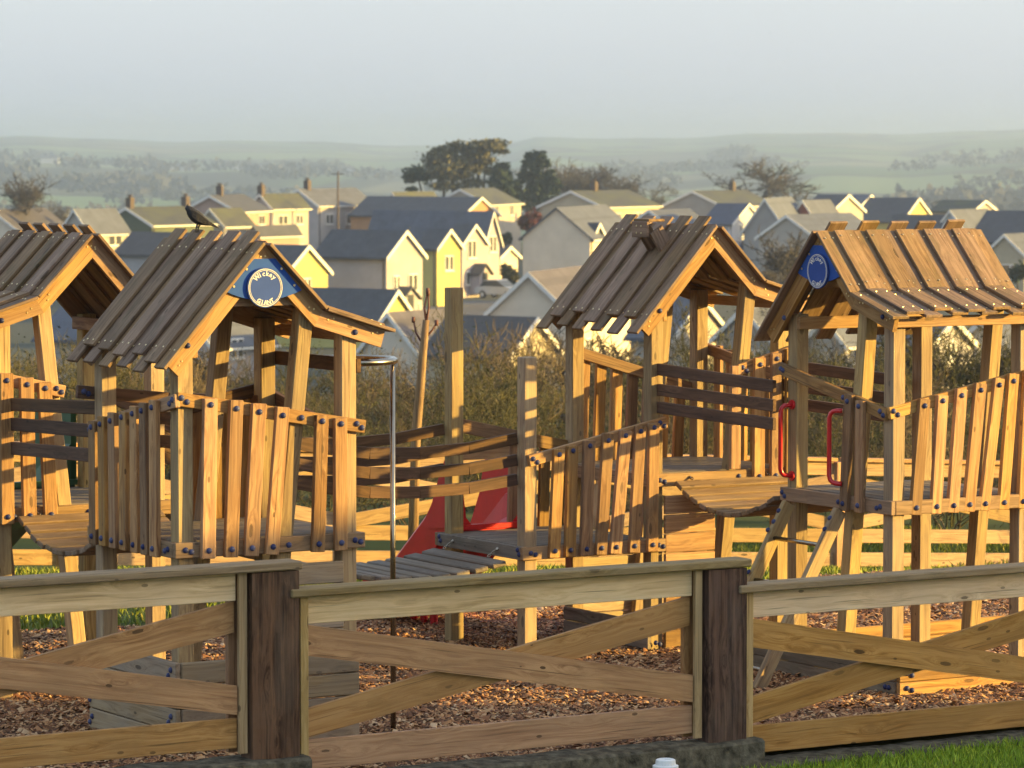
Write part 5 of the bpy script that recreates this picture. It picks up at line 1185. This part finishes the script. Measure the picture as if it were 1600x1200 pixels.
vs_ = np.concatenate(vs_); tag(link('far_woodland', raw_mesh('far_woodland', vs_, np.arange(len(vs_)).reshape(-1, 4), M['farwood']), None), 'hazy belts of distant woodland across the valley', 'woodland', kind='stuff')
# white farmsteads far off
for i, (x, y) in enumerate(((270, 252), (288, 250), (378, 250), (405, 253), (540, 255), (1385, 288), (78, 246))):
    d = 3900 if i < 5 or i == 6 else 1500; X = (x - 800) / FPX * d; z = terr(X, d); k = 9 if d > 2000 else 7
    fr = thing('farmhouse', (X, d, z), 'tiny white farm building far off on the hazy hillside', 'house', 'far white farm buildings')
    prism('wall', [Vector((X - k, d, z - 1)), Vector((X + k, d, z - 1)), Vector((X + k, d, z + 5)), Vector((X - k, d, z + 5))], (0, 8, 0), (1, 0, 0), M['w_white'], fr)
    prism('roof', [Vector((X - k - .3, d - .4, z + 5.02)), Vector((X - k - .3, d + 8.4, z + 5.02)), Vector((X - k - .3, d + 4, z + 8))], (2 * k + .6, 0, 0), (1, 0, 0), M['r_slate'], fr)

# telegraph pole among the upper houses and a far bird in the sky
q = at_depth(528, 330, 470); tp = thing('telegraph_pole', (q.x, q.y, TOWN_Z), 'thin dark telegraph pole standing behind the broad chimney', 'pole')
tube('pole', [Vector((q.x, q.y, TOWN_Z - 0.5)), at_depth(528, 268, 470)], [0.16, 0.11], M['brick'], tp, 8); a_ = at_depth(528, 272, 470)
board('crossarm', a_ - Vector((0.8, 0, 0)), a_ + Vector((0.8, 0, 0)), ZD, 0.1, 0.1, M['brick'], tp)
q = at_depth(1203, 52, 230); fb = thing('bird', q, 'tiny dark bird flying high in the empty sky', 'bird')
V = [q + Vector(v) * 0.1 for v in ((0, -0.5, 0), (0.3, 0.1, 0.1), (1, 0.2, 0.35), (0.2, 0.4, 0), (-0.2, 0.4, 0), (-1, 0.2, 0.35), (-0.3, 0.1, 0.1), (0, 0.9, -0.05), (0, 0.1, -0.2))]
geo_obj('body', V, [(0, 1, 8), (0, 8, 6), (1, 2, 3), (6, 4, 5), (1, 3, 8), (6, 8, 4), (3, 7, 8), (4, 8, 7), (0, 6, 4, 3, 1), (3, 4, 7)], M['bird'], fb)

# ================================================================== HAZE
zlo, zhi = -62.0, 52.0; hx, y0, y1 = 9000.0, -60.0, 14500.0
V = [(x, y, z) for z in (zlo, zhi) for y in (y0, y1) for x in (-hx, hx)]
me = bpy.data.meshes.new('haze'); me.from_pydata(V, [], [(0, 2, 3, 1), (4, 5, 7, 6), (0, 1, 5, 4), (2, 6, 7, 3), (0, 4, 6, 2), (1, 3, 7, 5)]); me.update()
m = bpy.data.materials.new('haze_air'); m.use_nodes = True; t = m.node_tree; t.nodes.clear(); out = N(t, 'ShaderNodeOutputMaterial'); pv = N(t, 'ShaderNodeVolumePrincipled')
pv.inputs['Color'].default_value = (0.85, 0.925, 1.0, 1); pv.inputs['Density'].default_value = 0.00026; pv.inputs['Anisotropy'].default_value = 0.82
t.links.new(pv.outputs[0], out.inputs['Volume'])
tag(link('haze', me, m, None), 'pale morning haze lying over the town and valley', 'haze', kind='stuff')
